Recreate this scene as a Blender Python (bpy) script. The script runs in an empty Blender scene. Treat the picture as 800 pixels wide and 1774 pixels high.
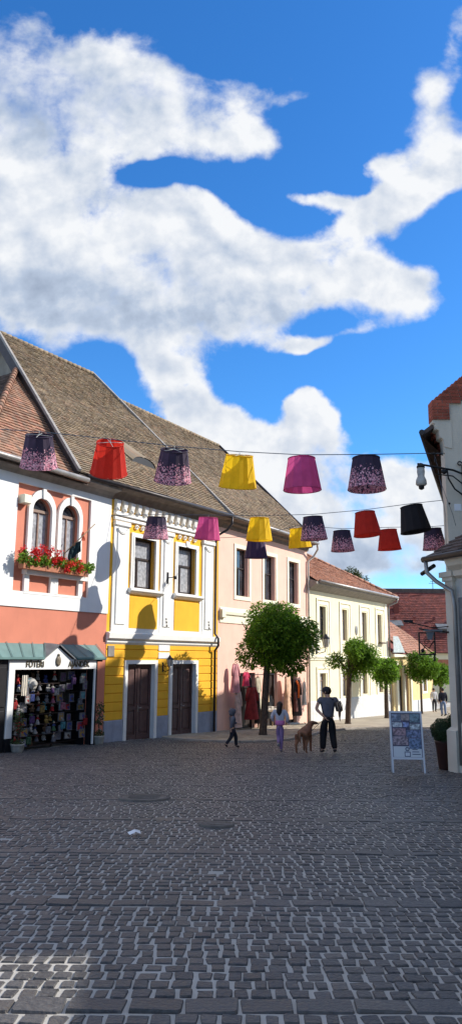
import bpy, bmesh, math, random
from mathutils import Vector, Matrix
random.seed(7)
PI = math.pi
scene = bpy.context.scene
COL = scene.collection
rad = math.radians

# ------------------------------------------------------------------ materials
def new_mat(name):
    m = bpy.data.materials.new(name); m.use_nodes = True
    nt = m.node_tree
    return m, nt, nt.nodes['Principled BSDF'], nt.nodes['Material Output']

def nd(nt, t, **k):
    n = nt.nodes.new(t)
    for a, b in k.items():
        setattr(n, a, b)
    return n

def mth(nt, op, a, b=None, c=None, clamp=False):
    n = nt.nodes.new('ShaderNodeMath'); n.operation = op; n.use_clamp = clamp
    for i, v in enumerate((a, b, c)):
        if v is None: continue
        if isinstance(v, (int, float)): n.inputs[i].default_value = v
        else: nt.links.new(v, n.inputs[i])
    return n.outputs[0]

def mixc(nt, f, a, b, mode='MIX'):
    n = nt.nodes.new('ShaderNodeMix'); n.data_type = 'RGBA'; n.blend_type = mode
    if isinstance(f, (int, float)): n.inputs[0].default_value = f
    else: nt.links.new(f, n.inputs[0])
    for i, v in ((6, a), (7, b)):
        if isinstance(v, (tuple, list)): n.inputs[i].default_value = (*v[:3], 1)
        else: nt.links.new(v, n.inputs[i])
    return n.outputs[2]

def mat(name, col, rough=.8, var=.12, scale=2.5, bump=0., bscale=40, spec=.3, metal=0., island=0., hues=None,
        trans=0., stain=0., coat=0.):
    m, nt, b, out = new_mat(name)
    tc = nd(nt, 'ShaderNodeTexCoord')
    n1 = nd(nt, 'ShaderNodeTexNoise'); n1.inputs['Scale'].default_value = scale; n1.inputs['Detail'].default_value = 6
    nt.links.new(tc.outputs['Object'], n1.inputs['Vector'])
    lo = tuple(max(0, c * (1 - var)) for c in col); hi = tuple(min(1, c * (1 + var)) for c in col)
    f = mth(nt, 'MULTIPLY_ADD', n1.outputs[0], 2.4, -.7, clamp=True)
    c = mixc(nt, f, lo, hi)
    def stained(c, col, sc=(2.2, 2.2, .35), ns=1.6):
        mp = nd(nt, 'ShaderNodeMapping'); mp.inputs['Scale'].default_value = sc
        nt.links.new(tc.outputs['Object'], mp.inputs[0])
        n2 = nd(nt, 'ShaderNodeTexNoise'); n2.inputs['Scale'].default_value = ns; n2.inputs['Detail'].default_value = 8
        n2.inputs['Roughness'].default_value = .65
        nt.links.new(mp.outputs[0], n2.inputs['Vector'])
        f2 = mth(nt, 'MULTIPLY_ADD', n2.outputs[0], 4., -2.1, clamp=True)
        f2 = mth(nt, 'MULTIPLY', f2, stain)
        return mixc(nt, f2, c, tuple(x * .55 for x in col))
    if stain and not hues:
        c = stained(c, col); c = stained(c, col, (.5, .5, .5), 1.1)
    if island or hues:
        g = nd(nt, 'ShaderNodeNewGeometry')
        if hues:
            r = nd(nt, 'ShaderNodeValToRGB'); r.color_ramp.interpolation = 'CONSTANT'
            el = r.color_ramp.elements
            while len(el) < len(hues): el.new(.5)
            for i, h in enumerate(hues):
                el[i].position = i / len(hues); el[i].color = (*h, 1)
            nt.links.new(g.outputs['Random Per Island'], r.inputs[0])
            c = mixc(nt, .8, c, r.outputs[0])
            if stain: c = stained(c, tuple(x * .8 for x in col), (1, 1, 1), .55); c = stained(c, (.20, .20, .13), (1, 1, 1), 1.9)
        if island:
            w = nd(nt, 'ShaderNodeTexWhiteNoise'); w.noise_dimensions = '1D'
            nt.links.new(g.outputs['Random Per Island'], w.inputs['W'])
            hsv = nd(nt, 'ShaderNodeHueSaturation')
            nt.links.new(mth(nt, 'MULTIPLY_ADD', w.outputs[0], island * 2, 1 - island), hsv.inputs['Value'])
            nt.links.new(c, hsv.inputs['Color']); c = hsv.outputs[0]
    nt.links.new(c, b.inputs['Base Color'])
    b.inputs['Roughness'].default_value = rough; b.inputs['Metallic'].default_value = metal
    b.inputs['Specular IOR Level'].default_value = spec
    if coat: b.inputs['Coat Weight'].default_value = coat
    if bump:
        n3 = nd(nt, 'ShaderNodeTexNoise'); n3.inputs['Scale'].default_value = bscale; n3.inputs['Detail'].default_value = 5
        nt.links.new(tc.outputs['Object'], n3.inputs['Vector'])
        bp = nd(nt, 'ShaderNodeBump'); bp.inputs['Strength'].default_value = bump; bp.inputs['Distance'].default_value = .02
        nt.links.new(n3.outputs[0], bp.inputs['Height']); nt.links.new(bp.outputs[0], b.inputs['Normal'])
    if trans:
        t = nd(nt, 'ShaderNodeBsdfTranslucent'); nt.links.new(c, t.inputs['Color'])
        mx = nd(nt, 'ShaderNodeMixShader'); mx.inputs[0].default_value = trans
        nt.links.new(b.outputs[0], mx.inputs[1]); nt.links.new(t.outputs[0], mx.inputs[2])
        nt.links.new(mx.outputs[0], out.inputs['Surface'])
    return m

M = {}
M['white'] = mat('white_plaster', (.78, .775, .75), .85, .04, 1.5, .12, 30, stain=0.15)
M['whitetrim'] = mat('white_trim', (.78, .77, .73), .8, .05, 3, .1, 30, stain=.12)
M['salmon'] = mat('salmon_plaster', (.58, .21, .135), .85, .07, 1.5, .12, 30, stain=0.21)
M['yellow'] = mat('yellow_plaster', (.82, .44, .03), .85, .07, 1.5, .12, 30, stain=0.20)
M['pink'] = mat('pink_plaster', (.80, .50, .395), .85, .06, 1.5, .12, 30, stain=0.18)
M['cream'] = mat('cream_plaster', (.78, .70, .48), .85, .05, 1.5, .12, 30, stain=0.18)
M['creamtrim'] = mat('cream_trim', (.80, .75, .58), .85, .05, 3, .1, 30, stain=.1)
M['paleplinth'] = mat('pale_plinth', (.62, .61, .58), .9, .1, 3, .3, 25, stain=.4)
M['greyplinth'] = mat('grey_plinth', (.30, .33, .40), .9, .12, 3, .3, 25, stain=.3)
M['ochre'] = mat('ochre_plaster', (.70, .53, .26), .85, .08, 1.5, .12, 30, stain=.2)
M['oldwall'] = mat('old_beige_render', (.62, .56, .46), .9, .08, 1.2, .3, 20, stain=.3)
M['oldgrey'] = mat('old_grey_render', (.54, .51, .46), .9, .12, 2, .4, 20, stain=.45)
M['rawwall'] = mat('raw_grey_render', (.30, .27, .23), .95, .2, 2, .5, 12, stain=.4)
M['glass'] = mat('window_glass', (.035, .04, .05), .04, .6, 3, spec=.9)
M['lace'] = mat('lace_curtain_behind_glass', (.34, .35, .37), .12, .35, 9, spec=.7)
M['darkframe'] = mat('dark_brown_frame', (.035, .025, .022), .45, .2, 8)
M['greywood'] = mat('grey_brown_wood', (.25, .17, .13), .6, .2, 8)
M['browndoor'] = mat('brown_door_paint', (.10, .055, .05), .5, .2, 5, .15, 40)
M['black'] = mat('black_paint', (.012, .012, .014), .5, .2, 6)
M['iron'] = mat('wrought_iron', (.018, .018, .02), .45, .2, 20, metal=.3)
M['capping'] = mat('mortar_capping', (.27, .25, .23), .8, .2, 4, .2, 25)
M['gutter'] = mat('weathered_zinc', (.30, .28, .26), .45, .25, 3, metal=.5)
M['gutterdark'] = mat('dark_gutter', (.05, .042, .04), .45, .3, 3, metal=.3)
M['gutterwhite'] = mat('pale_gutter', (.55, .50, .44), .5, .2, 3, metal=.1)
M['soffit'] = mat('brown_soffit_boards', (.17, .135, .11), .85, .25, 4, .2, 20)
M['soffitgrey'] = mat('grey_soffit_boards', (.26, .235, .21), .85, .2, 4, .2, 20)
M['tilegrey'] = mat('mossy_grey_tiles', (.24, .185, .13), .9, .3, 1.1, .3, 30, island=.20, stain=.5,
                    hues=[(.28, .21, .135), (.24, .18, .12), (.31, .23, .145), (.20, .155, .11), (.27, .21, .135), (.30, .20, .13), (.22, .17, .12)])
M['tileorange'] = mat('orange_brown_tiles', (.31, .165, .10), .85, .25, 1.1, .3, 30, island=.26, stain=.5,
                      hues=[(.32, .17, .11), (.27, .155, .105), (.36, .19, .12), (.23, .155, .115), (.30, .19, .13), (.33, .16, .11)])
M['tilecream'] = mat('orange_tiles', (.36, .18, .11), .85, .2, 1.1, .2, 30, island=.24, stain=.4,
                     hues=[(.38, .185, .12), (.34, .17, .115), (.42, .22, .15), (.30, .165, .12)])
M['tilered'] = mat('dark_red_tiles', (.15, .05, .042), .85, .2, .8, .2, 30, island=.2,
                   hues=[(.17, .045, .035), (.14, .04, .032), (.21, .055, .04), (.16, .05, .045)])
M['tiledark'] = mat('weathered_and_shaded_tiles', (.12, .09, .08), .9, .3, 1.5, .3, 30, island=.35)  # worn dark roofs; also carries the shaded tone of the hip slope
M['brick'] = mat('red_bricks', (.30, .075, .045), .85, .25, 4, .4, 30, island=.28)
M['mortar'] = mat('mortar', (.42, .37, .32), .95, .15, 5)
M['copper'] = mat('pale_green_metal_roof', (.14, .24, .23), .45, .14, 2.5, .05, 10, metal=.25, stain=.25)
M['coppergrey'] = mat('grey_metal_flashing', (.17, .18, .19), .5, .2, 4, metal=.2)
M['bark'] = mat('bark', (.085, .06, .045), .95, .4, 8, .8, 25)
M['leaf'] = mat('leaves', (.14, .27, .025), .6, .25, 1.2, island=.5, trans=.5, hues=[(.16, .30, .02), (.11, .22, .02), (.22, .37, .03), (.08, .17, .02), (.13, .26, .02)])
M['leafolive'] = mat('leaves_olive', (.075, .10, .035), .65, .3, 1.2, island=.5, trans=.25)
M['box'] = mat('boxwood_leaves', (.03, .06, .02), .6, .3, 3, island=.5, trans=.15)
M['potdark'] = mat('dark_glazed_pot', (.045, .018, .014), .35, .2, 4)
M['stonepot'] = mat('grey_stone_pot', (.33, .32, .28), .9, .2, 8, .5, 30)
M['terracotta'] = mat('terracotta', (.40, .16, .09), .8, .15, 6)
M['redflower'] = mat('red_petals', (.65, .02, .02), .55, .2, 5, island=.3, trans=.2)
M['wood'] = mat('worn_wood', (.25, .17, .10), .7, .25, 8)
M['cable'] = mat('steel_cable', (.10, .12, .15), .4, .1, 5, metal=.6)
M['frost'] = mat('frosted_glass', (.55, .54, .50), .3, .15, 6, spec=.6, trans=.3)
M['sandpaving'] = mat('sand_coloured_paving', (.36, .31, .24), .95, .2, 1.2, .6, 30, island=.18)
M['kerbstone'] = mat('kerb_stone', (.34, .31, .27), .9, .15, 3, .3, 25, island=.15)
M['skin'] = mat('skin', (.50, .29, .20), .55, .05, 5, spec=.4)
M['hairdark'] = mat('dark_hair', (.022, .013, .010), .5, .3, 20)
M['paper'] = mat('white_paper', (.75, .75, .76), .8, .05, 5)
M['manhole'] = mat('rusty_cast_iron', (.12, .085, .055), .7, .3, 6, .6, 30, metal=.4)

def cloth(col, name='cloth', **k):
    k.setdefault('var', .18); k.setdefault('scale', 6); k.setdefault('bump', .6); k.setdefault('bscale', 11)
    return mat(name, col, .9, **k)

# ------------------------------------------------------------------ mesh builder
OFF = [0, 0, 0]
class MB:
    def __init__(s, off=None):
        off = off or tuple(OFF)
        s.v = []; s.f = []; s.mi = []; s.cur = 0; s.off = off; s.smooth = []
    def add(s, vs, fs, smooth=False):
        o = len(s.v); s.v += [(a - s.off[0], b - s.off[1], c - s.off[2]) for a, b, c in vs]
        for f in fs:
            s.f.append([o + i for i in f]); s.mi.append(s.cur); s.smooth.append(smooth)
        return s
    def box(s, x0, x1, y0, y1, z0, z1, rot=0, c=None):
        vs = [(x, y, z) for z in (z0, z1) for x, y in ((x0, y0), (x1, y0), (x1, y1), (x0, y1))]
        if rot:
            cx, cy = c or ((x0 + x1) / 2, (y0 + y1) / 2); cr, sr = math.cos(rot), math.sin(rot)
            vs = [(cx + (x - cx) * cr - (y - cy) * sr, cy + (x - cx) * sr + (y - cy) * cr, z) for x, y, z in vs]
        return s.add(vs, [(0, 3, 2, 1), (4, 5, 6, 7), (0, 1, 5, 4), (1, 2, 6, 5), (2, 3, 7, 6), (3, 0, 4, 7)])
    def bbox(s, x0, x1, y0, y1, z0, z1, b=.01):   # chamfered front edges (front = y0)
        vs = [(x0, y1, z0), (x1, y1, z0), (x1, y1, z1), (x0, y1, z1), (x0, y0 + b, z0), (x1, y0 + b, z0), (x1, y0 + b, z1), (x0, y0 + b, z1),
              (x0 + b, y0, z0 + b), (x1 - b, y0, z0 + b), (x1 - b, y0, z1 - b), (x0 + b, y0, z1 - b)]
        fs = [(0, 1, 5, 4), (1, 2, 6, 5), (2, 3, 7, 6), (3, 0, 4, 7), (4, 5, 9, 8), (5, 6, 10, 9), (6, 7, 11, 10), (7, 4, 8, 11), (8, 9, 10, 11), (0, 3, 2, 1)]
        return s.add(vs, fs)
    def prism(s, pts, y0, y1):      # polygon in x,z extruded along y
        n = len(pts)
        vs = [(x, y0, z) for x, z in pts] + [(x, y1, z) for x, z in pts]
        fs = [list(range(n)), list(range(2 * n - 1, n - 1, -1))] + [(i, i + n, (i + 1) % n + n, (i + 1) % n) for i in range(n)]
        return s.add(vs, fs)
    def prismx(s, pts, x0, x1):     # polygon in y,z extruded along x
        n = len(pts)
        vs = [(x0, y, z) for y, z in pts] + [(x1, y, z) for y, z in pts]
        fs = [list(range(n)), list(range(2 * n - 1, n - 1, -1))] + [(i, i + n, (i + 1) % n + n, (i + 1) % n) for i in range(n)]
        return s.add(vs, fs)
    def prismz(s, pts, z0, z1):     # polygon in x,y extruded along z
        n = len(pts)
        vs = [(x, y, z0) for x, y in pts] + [(x, y, z1) for x, y in pts]
        fs = [list(range(n - 1, -1, -1)), list(range(n, 2 * n))] + [(i, (i + 1) % n, (i + 1) % n + n, i + n) for i in range(n)]
        return s.add(vs, fs)
    def poly(s, pts, th=None):
        if th is None: return s.add(pts, [list(range(len(pts)))])
        a, b, c = (Vector(p) for p in pts[:3]); n = (b - a).cross(c - a).normalized() * th
        k = len(pts); vs = list(pts) + [tuple(Vector(p) - n) for p in pts]
        return s.add(vs, [list(range(k)), list(range(2 * k - 1, k - 1, -1))] + [(i, i + k, (i + 1) % k + k, (i + 1) % k) for i in range(k)])
    def tube(s, path, r, n=8, cap=True, smooth=True):
        path = [Vector(p) for p in path]
        if not isinstance(r, (list, tuple)): r = [r] * len(path)
        vs = []; prev = None
        for i, p in enumerate(path):
            t = (path[min(i + 1, len(path) - 1)] - path[max(i - 1, 0)]).normalized()
            if prev is None:
                a = t.cross(Vector((0, 0, 1)));
                if a.length < .05: a = t.cross(Vector((1, 0, 0)))
                a.normalize()
            else:
                a = (prev - t * prev.dot(t)).normalized()
            prev = a; b = t.cross(a)
            vs += [tuple(p + (a * math.cos(2 * PI * k / n) + b * math.sin(2 * PI * k / n)) * r[i]) for k in range(n)]
        fs = []
        for i in range(len(path) - 1):
            for k in range(n):
                fs.append((i * n + k, i * n + (k + 1) % n, (i + 1) * n + (k + 1) % n, (i + 1) * n + k))
        s.add(vs, fs, smooth)
        if cap:
            o = len(s.v)
            s.f.append([o - n + k for k in range(n)]); s.mi.append(s.cur); s.smooth.append(False)
            s.f.append([o - n * len(path) + k for k in range(n - 1, -1, -1)]); s.mi.append(s.cur); s.smooth.append(False)
        return s
    def lathe(s, prof, c=(0, 0), n=16, smooth=True):
        vs = [(c[0] + r * math.cos(2 * PI * k / n), c[1] + r * math.sin(2 * PI * k / n), z) for r, z in prof for k in range(n)]
        fs = [(i * n + k, i * n + (k + 1) % n, (i + 1) * n + (k + 1) % n, (i + 1) * n + k) for i in range(len(prof) - 1) for k in range(n)]
        return s.add(vs, fs, smooth)
    def ball(s, c, r, n=10, m=7, sc=(1, 1, 1)):
        vs = []; 
        for i in range(m + 1):
            a = PI * i / m
            for k in range(n):
                vs.append((c[0] + r * sc[0] * math.sin(a) * math.cos(2 * PI * k / n), c[1] + r * sc[1] * math.sin(a) * math.sin(2 * PI * k / n), c[2] + r * sc[2] * math.cos(a)))
        return s.add(vs, [((i + 1) * n + k, (i + 1) * n + (k + 1) % n, i * n + (k + 1) % n, i * n + k) for i in range(m) for k in range(n)], True)
    def build(s, name, mats, parent=None, label=None):
        me = bpy.data.meshes.new(name); me.from_pydata(s.v, [], s.f)
        if not isinstance(mats, (list, tuple)): mats = [mats]
        for m in mats: me.materials.append(M[m] if isinstance(m, str) else m)
        me.polygons.foreach_set('material_index', s.mi); me.polygons.foreach_set('use_smooth', s.smooth)
        me.update()
        o = bpy.data.objects.new(name, me); COL.objects.link(o)
        if parent: o.parent = parent
        if label: o['label'] = label
        return o

def tag(o, label=None, cat=None, group=None, kind=None):
    if label: o['label'] = label
    if cat: o['category'] = cat
    if group: o['group'] = group
    if kind: o['kind'] = kind
    return o

def empty(name, loc, rz=0, label=None, cat=None, group=None):
    o = bpy.data.objects.new(name, None); COL.objects.link(o); o.empty_display_size = .2
    o.location = loc; o.rotation_euler = (0, 0, rz)
    return tag(o, label, cat, group)

def children(o): return [c for c in bpy.data.objects if c.parent == o]
def copy_tree(o, parent=None):
    c = o.copy(); COL.objects.link(c); c.parent = parent
    for ch in children(o): copy_tree(ch, c)
    return c

# ------------------------------------------------------------------ terrain
def gz(Y):
    if Y < 24: return -.049 * Y
    if Y < 60: return -1.176 - .03 * (Y - 24)
    return -2.256

# facade frames: origin, direction (t = dx/dy). local x along the facade, local -y towards the street
class Fac:
    def __init__(s, ox, oy, t):
        l = math.hypot(t, 1); s.ox, s.oy = ox, oy; s.ux, s.uy = t / l, 1 / l; s.rz = math.atan2(s.uy, s.ux)
    def w(s, x, y, z):   # local (x, y) -> world
        return (s.ox + s.ux * x - s.uy * y, s.oy + s.uy * x + s.ux * y, z)
FY = Fac(-4.313, 27.186, .65)
FP = Fac(-.5275, 33.0106, .591)
FC = Fac(4.0547, 40.764, .591)
FW = Fac(-4.313, 27.186, .613)

def wallgrid(mb, x0, x1, z0, z1, holes, y0=0., t=.3):
    xs = sorted({x0, x1, *[h[0] for h in holes], *[h[1] for h in holes]}); zs = sorted({z0, z1, *[h[2] for h in holes], *[h[3] for h in holes]})
    inh = lambda x, z: any(h[0] < x < h[1] and h[2] < z < h[3] for h in holes)
    for i in range(len(xs) - 1):
        for j in range(len(zs) - 1):
            a, b, c, d = xs[i], xs[i + 1], zs[j], zs[j + 1]
            if inh((a + b) / 2, (c + d) / 2): continue
            mb.add([(a, y0, c), (b, y0, c), (b, y0, d), (a, y0, d)], [(0, 1, 2, 3)])
    for a, b, c, d in holes:
        mb.add([(a, y0, c), (a, y0, d), (a, y0 + t, d), (a, y0 + t, c)], [(0, 1, 2, 3)])
        mb.add([(b, y0, c), (b, y0 + t, c), (b, y0 + t, d), (b, y0, d)], [(0, 1, 2, 3)])
        mb.add([(a, y0, d), (b, y0, d), (b, y0 + t, d), (a, y0 + t, d)], [(0, 1, 2, 3)])
        mb.add([(a, y0, c), (a, y0 + t, c), (b, y0 + t, c), (b, y0, c)], [(0, 1, 2, 3)])
    mb.add([(x0, y0, z0), (x0, y0, z1), (x0, y0 + t, z1), (x0, y0 + t, z0)], [(0, 1, 2, 3)])
    mb.add([(x1, y0, z0), (x1, y0 + t, z0), (x1, y0 + t, z1), (x1, y0, z1)], [(0, 1, 2, 3)])
    mb.add([(x0, y0, z1), (x1, y0, z1), (x1, y0 + t, z1), (x0, y0 + t, z1)], [(0, 1, 2, 3)])

def tiles(mb, P0, A, B, length, left, right, w=.18, e=.155, th=.042, jit=.014, thick_under=.05):
    """courses of tiles on a slope: P0 corner, A unit along eave, B unit up the slope; left(b), right(b) limits."""
    A, B, P0 = Vector(A), Vector(B), Vector(P0); N = A.cross(B).normalized()
    rnd = random.Random(int(length * 1000) + 3)
    n = int(length / e)
    for j in range(n + 1):
        b0 = j * e; b1 = min(b0 + e * 1.12, length + .02)
        L, R = left(b0), right(b0); L1, R1 = left(min(b0 + e, length)), right(min(b0 + e, length))
        a = min(L, L1) - (w / 2 if j % 2 else 0)
        while a < max(R, R1):
            a0 = max(a, L); a1 = min(a + w * .965, R)
            c0 = max(a, L1); c1 = min(a + w * .965, R1)
            a += w
            sag = .03 * math.sin(a0 * .8 + b0 * .5) + .02 * math.sin(b0 * 1.6 - a0 * .35)
            if rnd.random() < .006: jb_x = rnd.uniform(-.07, .0)
            else: jb_x = 0
            if a1 - a0 < .02 and c1 - c0 < .02: continue
            if a1 < a0: a0 = a1 = (a0 + a1) / 2
            if c1 < c0: c0 = c1 = (c0 + c1) / 2
            jz = rnd.uniform(-jit, jit) * .6; jb = rnd.uniform(-jit, jit) + jb_x
            sk = rnd.uniform(-jit, jit) * .5
            v = [P0 + A * a0 + B * (b0 + jb) + N * (th + jz + sk), P0 + A * a1 + B * (b0 + jb) + N * (th + jz - sk),
                 P0 + A * c1 + B * b1 + N * .004, P0 + A * c0 + B * b1 + N * .004,
                 P0 + A * a0 + B * (b0 + jb) + N * -.01, P0 + A * a1 + B * (b0 + jb) + N * -.01]
            v = [q_ + N * sag for q_ in v]
            mb.add([tuple(x) for x in v], [(0, 1, 2, 3), (4, 5, 1, 0), (4, 0, 3), (5, 2, 1)])

def roof_plane(thing, name, matn, x0f, x1f, y0, z0, pitch, length, w=.18, e=.155, x_ref=0, zoff=0, under='soffit', ridge=True, label=None):
    """street-facing slope in facade coords: eave at y=y0,z=z0 rising into +y."""
    A = (1, 0, 0); B = (0, math.cos(pitch), math.sin(pitch))
    mb = MB()
    tiles(mb, (0, y0, z0), A, B, length, x0f, x1f, w, e)
    o = mb.build(name, matn, thing, label)
    ub = MB()
    yt, zt = y0 + length * math.cos(pitch), z0 + length * math.sin(pitch)
    n = Vector((0, -math.sin(pitch), math.cos(pitch))) * .09
    pts = [(x0f(0), y0, z0), (x1f(0), y0, z0), (x1f(length), yt, zt), (x0f(length), yt, zt)]
    ub.poly([tuple(Vector(p) - n) for p in pts], .03)
    ub.build('roof_boards', under, o)
    if ridge:
        rb = MB(); x = x0f(length); 
        while x < x1f(length) - .05:
            rb.tube([(x, yt, zt + .02), (min(x + .34, x1f(length)), yt, zt + .035)], [.085, .105], 8)
            x += .32
        rb.build('ridge_tiles', matn, o)
    return o

def window(thing, x0, x1, z0, z1, yw=.16, fm='darkframe', gm='lace', rows=(.42,), cols=(.5,), fw=.06, mw=.04, zoff=0, label=None, name='window'):
    mb = MB()
    d = .05
    mb.bbox(x0, x0 + fw, yw, yw + d, z0, z1, .006); mb.bbox(x1 - fw, x1, yw, yw + d, z0, z1, .006)
    mb.bbox(x0 + fw, x1 - fw, yw, yw + d, z0, z0 + fw, .006); mb.bbox(x0 + fw, x1 - fw, yw, yw + d, z1 - fw, z1, .006)
    zc = []
    for r in rows:
        z = z1 - (z1 - z0) * r; zc.append(z)
        mb.bbox(x0 + fw, x1 - fw, yw - .02, yw + d, z - mw * .9, z + mw * .9, .006)
    ztop = (min(zc) - mw * .9) if zc else z1 - fw
    for c in cols:
        x = x0 + (x1 - x0) * c
        mb.bbox(x - mw, x + mw, yw - .01, yw + d, z0 + fw, ztop, .006)
        for sx in (-1, 1):
            pass
    o = mb.build(name, fm, thing, label)
    g = MB(); g.box(x0 + fw * .5, x1 - fw * .5, yw + .03, yw + .04, z0 + fw * .5, z1 - fw * .5)
    g.build('pane', gm, o)
    return o

def part(thing, name, m, fn, zoff=0, label=None):
    mb = MB(); fn(mb); return mb.build(name, m, thing, label)

def frame_rect(mb, x0, x1, z0, z1, w, ya, yb, wt=None, wb=None):
    wt = w if wt is None else wt; wb = w if wb is None else wb
    mb.box(x0, x0 + w, ya, yb, z0 + wb, z1 - wt); mb.box(x1 - w, x1, ya, yb, z0 + wb, z1 - wt)
    if wt: mb.box(x0, x1, ya, yb, z1 - wt, z1)
    if wb: mb.box(x0, x1, ya, yb, z0, z0 + wb)

def text_mesh(txt, size, parent, m, loc, rot=(PI / 2, 0, 0), depth=.012, name='lettering', align='CENTER', bold=0.):
    cu = bpy.data.curves.new(name, 'FONT'); cu.body = txt; cu.size = size; cu.extrude = depth; cu.align_x = align; cu.align_y = 'CENTER'; cu.offset = bold
    cu.resolution_u = 3
    t = bpy.data.objects.new('tmp', cu); COL.objects.link(t)
    dg = bpy.context.evaluated_depsgraph_get()
    me = bpy.data.meshes.new_from_object(t.evaluated_get(dg)); bpy.data.objects.remove(t); bpy.data.curves.remove(cu)
    me.materials.clear(); me.materials.append(M[m] if isinstance(m, str) else m)
    o = bpy.data.objects.new(name, me); COL.objects.link(o); o.parent = parent; o.location = loc; o.rotation_euler = rot
    return o
# ------------------------------------------------------------------ building helpers
def building(F, name, zg, label):
    OFF[2] = zg
    return empty(name, (F.ox, F.oy, zg), F.rz, label, 'building')

def pipe(thing, name, pts, r, m, label=None):
    return part(thing, name, m, lambda b: b.tube(pts, r, 10), label=label)

TP = .957; PIT = math.atan(TP); CP, SP = math.cos(PIT), math.sin(PIT)

# ================================================================== WHITE AND SALMON HOUSE (souvenir shop)
W = building(FW, 'town_house', -1.28, 'white and salmon house with twin arched windows above the souvenir shop')
part(W, 'lower_wall', 'salmon', lambda b: (wallgrid(b, -9.6, -.02, -2.2, 3.1, [(-4.5, -.98, -1.6, 1.2)], 0, .3)))
part(W, 'upper_wall', 'white', lambda b: (wallgrid(b, -9.6, -.02, 3.1, 7.45, [(-4.45, -1.09, 3.58, 6.96)], -.035, .33)))
def f(b):   # recess panel with two arched openings
    x0, x1, z0, z1 = -4.45, -1.09, 3.58, 6.96
    H = [(-3.80, -2.95, 4.25, 6.18), (-2.50, -1.66, 4.25, 6.18)]
    arch = [(-3.80, -2.95), (-2.50, -1.66)]
    HH = [(h[0], h[1], h[2], 6.62) for h in H]
    wallgrid(b, x0, x1, z0, z1, HH, .045, .22)
    for a, c in arch:
        r = (c - a) / 2; cx = (a + c) / 2; zc = 6.62 - r; N = 8
        for s in (-1, 1):
            pts = [(cx + s * r, 6.625)] + [(cx + s * r * math.cos(k * PI / 2 / N), zc + r * math.sin(k * PI / 2 / N)) for k in range(N + 1)]
            b.prism(pts, .047, .262)
part(W, 'recess_panel', 'salmon', f)
for cx, r, ro in ((-3.375, .425, .60), (-2.08, .42, .58)):
    zc = 6.62 - r
    def f(b, cx=cx, r=r, ro=ro, zc=zc):
        N = 14
        for i in range(N):
            a0, a1 = PI * i / N, PI * (i + 1) / N
            b.prism([(cx + r * math.cos(a0), zc + r * math.sin(a0)), (cx + ro * math.cos(a0), zc + ro * math.sin(a0) * 1.16),
                     (cx + ro * math.cos(a1), zc + ro * math.sin(a1) * 1.16), (cx + r * math.cos(a1), zc + r * math.sin(a1))], -.05, .04)
        b.box(cx - ro, cx - r, -.05, .04, 4.28, zc); b.box(cx + r, cx + ro, -.05, .04, 4.28, zc)
        b.prism([(cx - .045, zc + r - .03), (cx + .045, zc + r - .03), (cx + .07, zc + r + .3), (cx - .07, zc + r + .3)], -.10, -.045)
    sur = part(W, 'arch_surround', 'whitetrim', f)
    o = window(W, cx - r, cx + r, 4.26, zc + .02, .15, 'greywood', 'lace', rows=(), cols=(.5,), fw=.07, mw=.03, name='arched_window')
    def f(b, cx=cx, r=r, zc=zc):
        b.box(cx - r, cx + r, .12, .2, zc - .03, zc + .06)
        N = 10
        for i in range(N):
            a0, a1 = PI * i / N, PI * (i + 1) / N; q = r - .05
            b.prism([(cx + q * math.cos(a0), zc + q * math.sin(a0)), (cx + r * math.cos(a0), zc + r * math.sin(a0)), (cx + r * math.cos(a1), zc + r * math.sin(a1)), (cx + q * math.cos(a1), zc + q * math.sin(a1))], .15, .2)
    part(o, 'fanlight_frame', 'greywood', f)
    part(o, 'fanlight_pane', 'glass', lambda b: b.prism([(cx + (r - .02) * math.cos(PI * k / 12), zc + .01 + (r - .02) * math.sin(PI * k / 12)) for k in range(13)], .18, .19))
def f(b):
    b.box(-4.05, -1.25, -.16, .043, 4.12, 4.26)
    for x in (-4.0, -2.87, -1.57): b.box(x, x + .2 + (.14 if x == -2.87 else 0), -.045, .043, 3.58, 4.12)
    b.box(-4.02, -1.3, -.045, .043, 3.52, 3.6)
part(W, 'window_sill', 'whitetrim', f)
part(W, 'cove', 'soffitgrey', lambda b: b.prismx([(-.037, 7.2), (-.1, 7.3), (-.22, 7.4), (-.5, 7.46), (-.5, 7.54), (.3, 7.7), (.3, 7.2)], -9.6, -.03))
part(W, 'gutter', 'gutter', lambda b: b.tube([(-9.7, -.58, 7.50), (-1.9, -.58, 7.47)], .085, 10))
part(W, 'rear_wall', 'oldgrey', lambda b: b.box(-9.6, -.3, 2.8, 9, -2.2, 7.4))
Lw = (5.55 + .5) / CP
vergeY = lambda v: -2.2 + (.6 - v) * .378        # slanted left edge of the neighbour's roof
wl = lambda b_: -6.35 + (b_ * CP) * 1.08
wr = lambda b_: vergeY(.5 - b_ * CP) + .42
rf = roof_plane(W, 'tiled_roof', 'tileorange', wl, wr, -.5, 7.40, PIT, Lw, .21, .21, ridge=False)
def f(b):
    z0 = 7.45
    apex = (wl(Lw), -.5 + Lw * CP, z0 + Lw * SP)
    dn = lambda p: (p[0], p[1], p[2] - .2)
    b.poly([dn(q) for q in ((-6.37, -.5, z0), apex, (apex[0], 14, apex[2]), (-6.37, 14, z0))], .02)
hp = part(rf, 'hip_slope', 'tiledark', f)  # dark tile colour imitates the shade on this side of the roof
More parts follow.
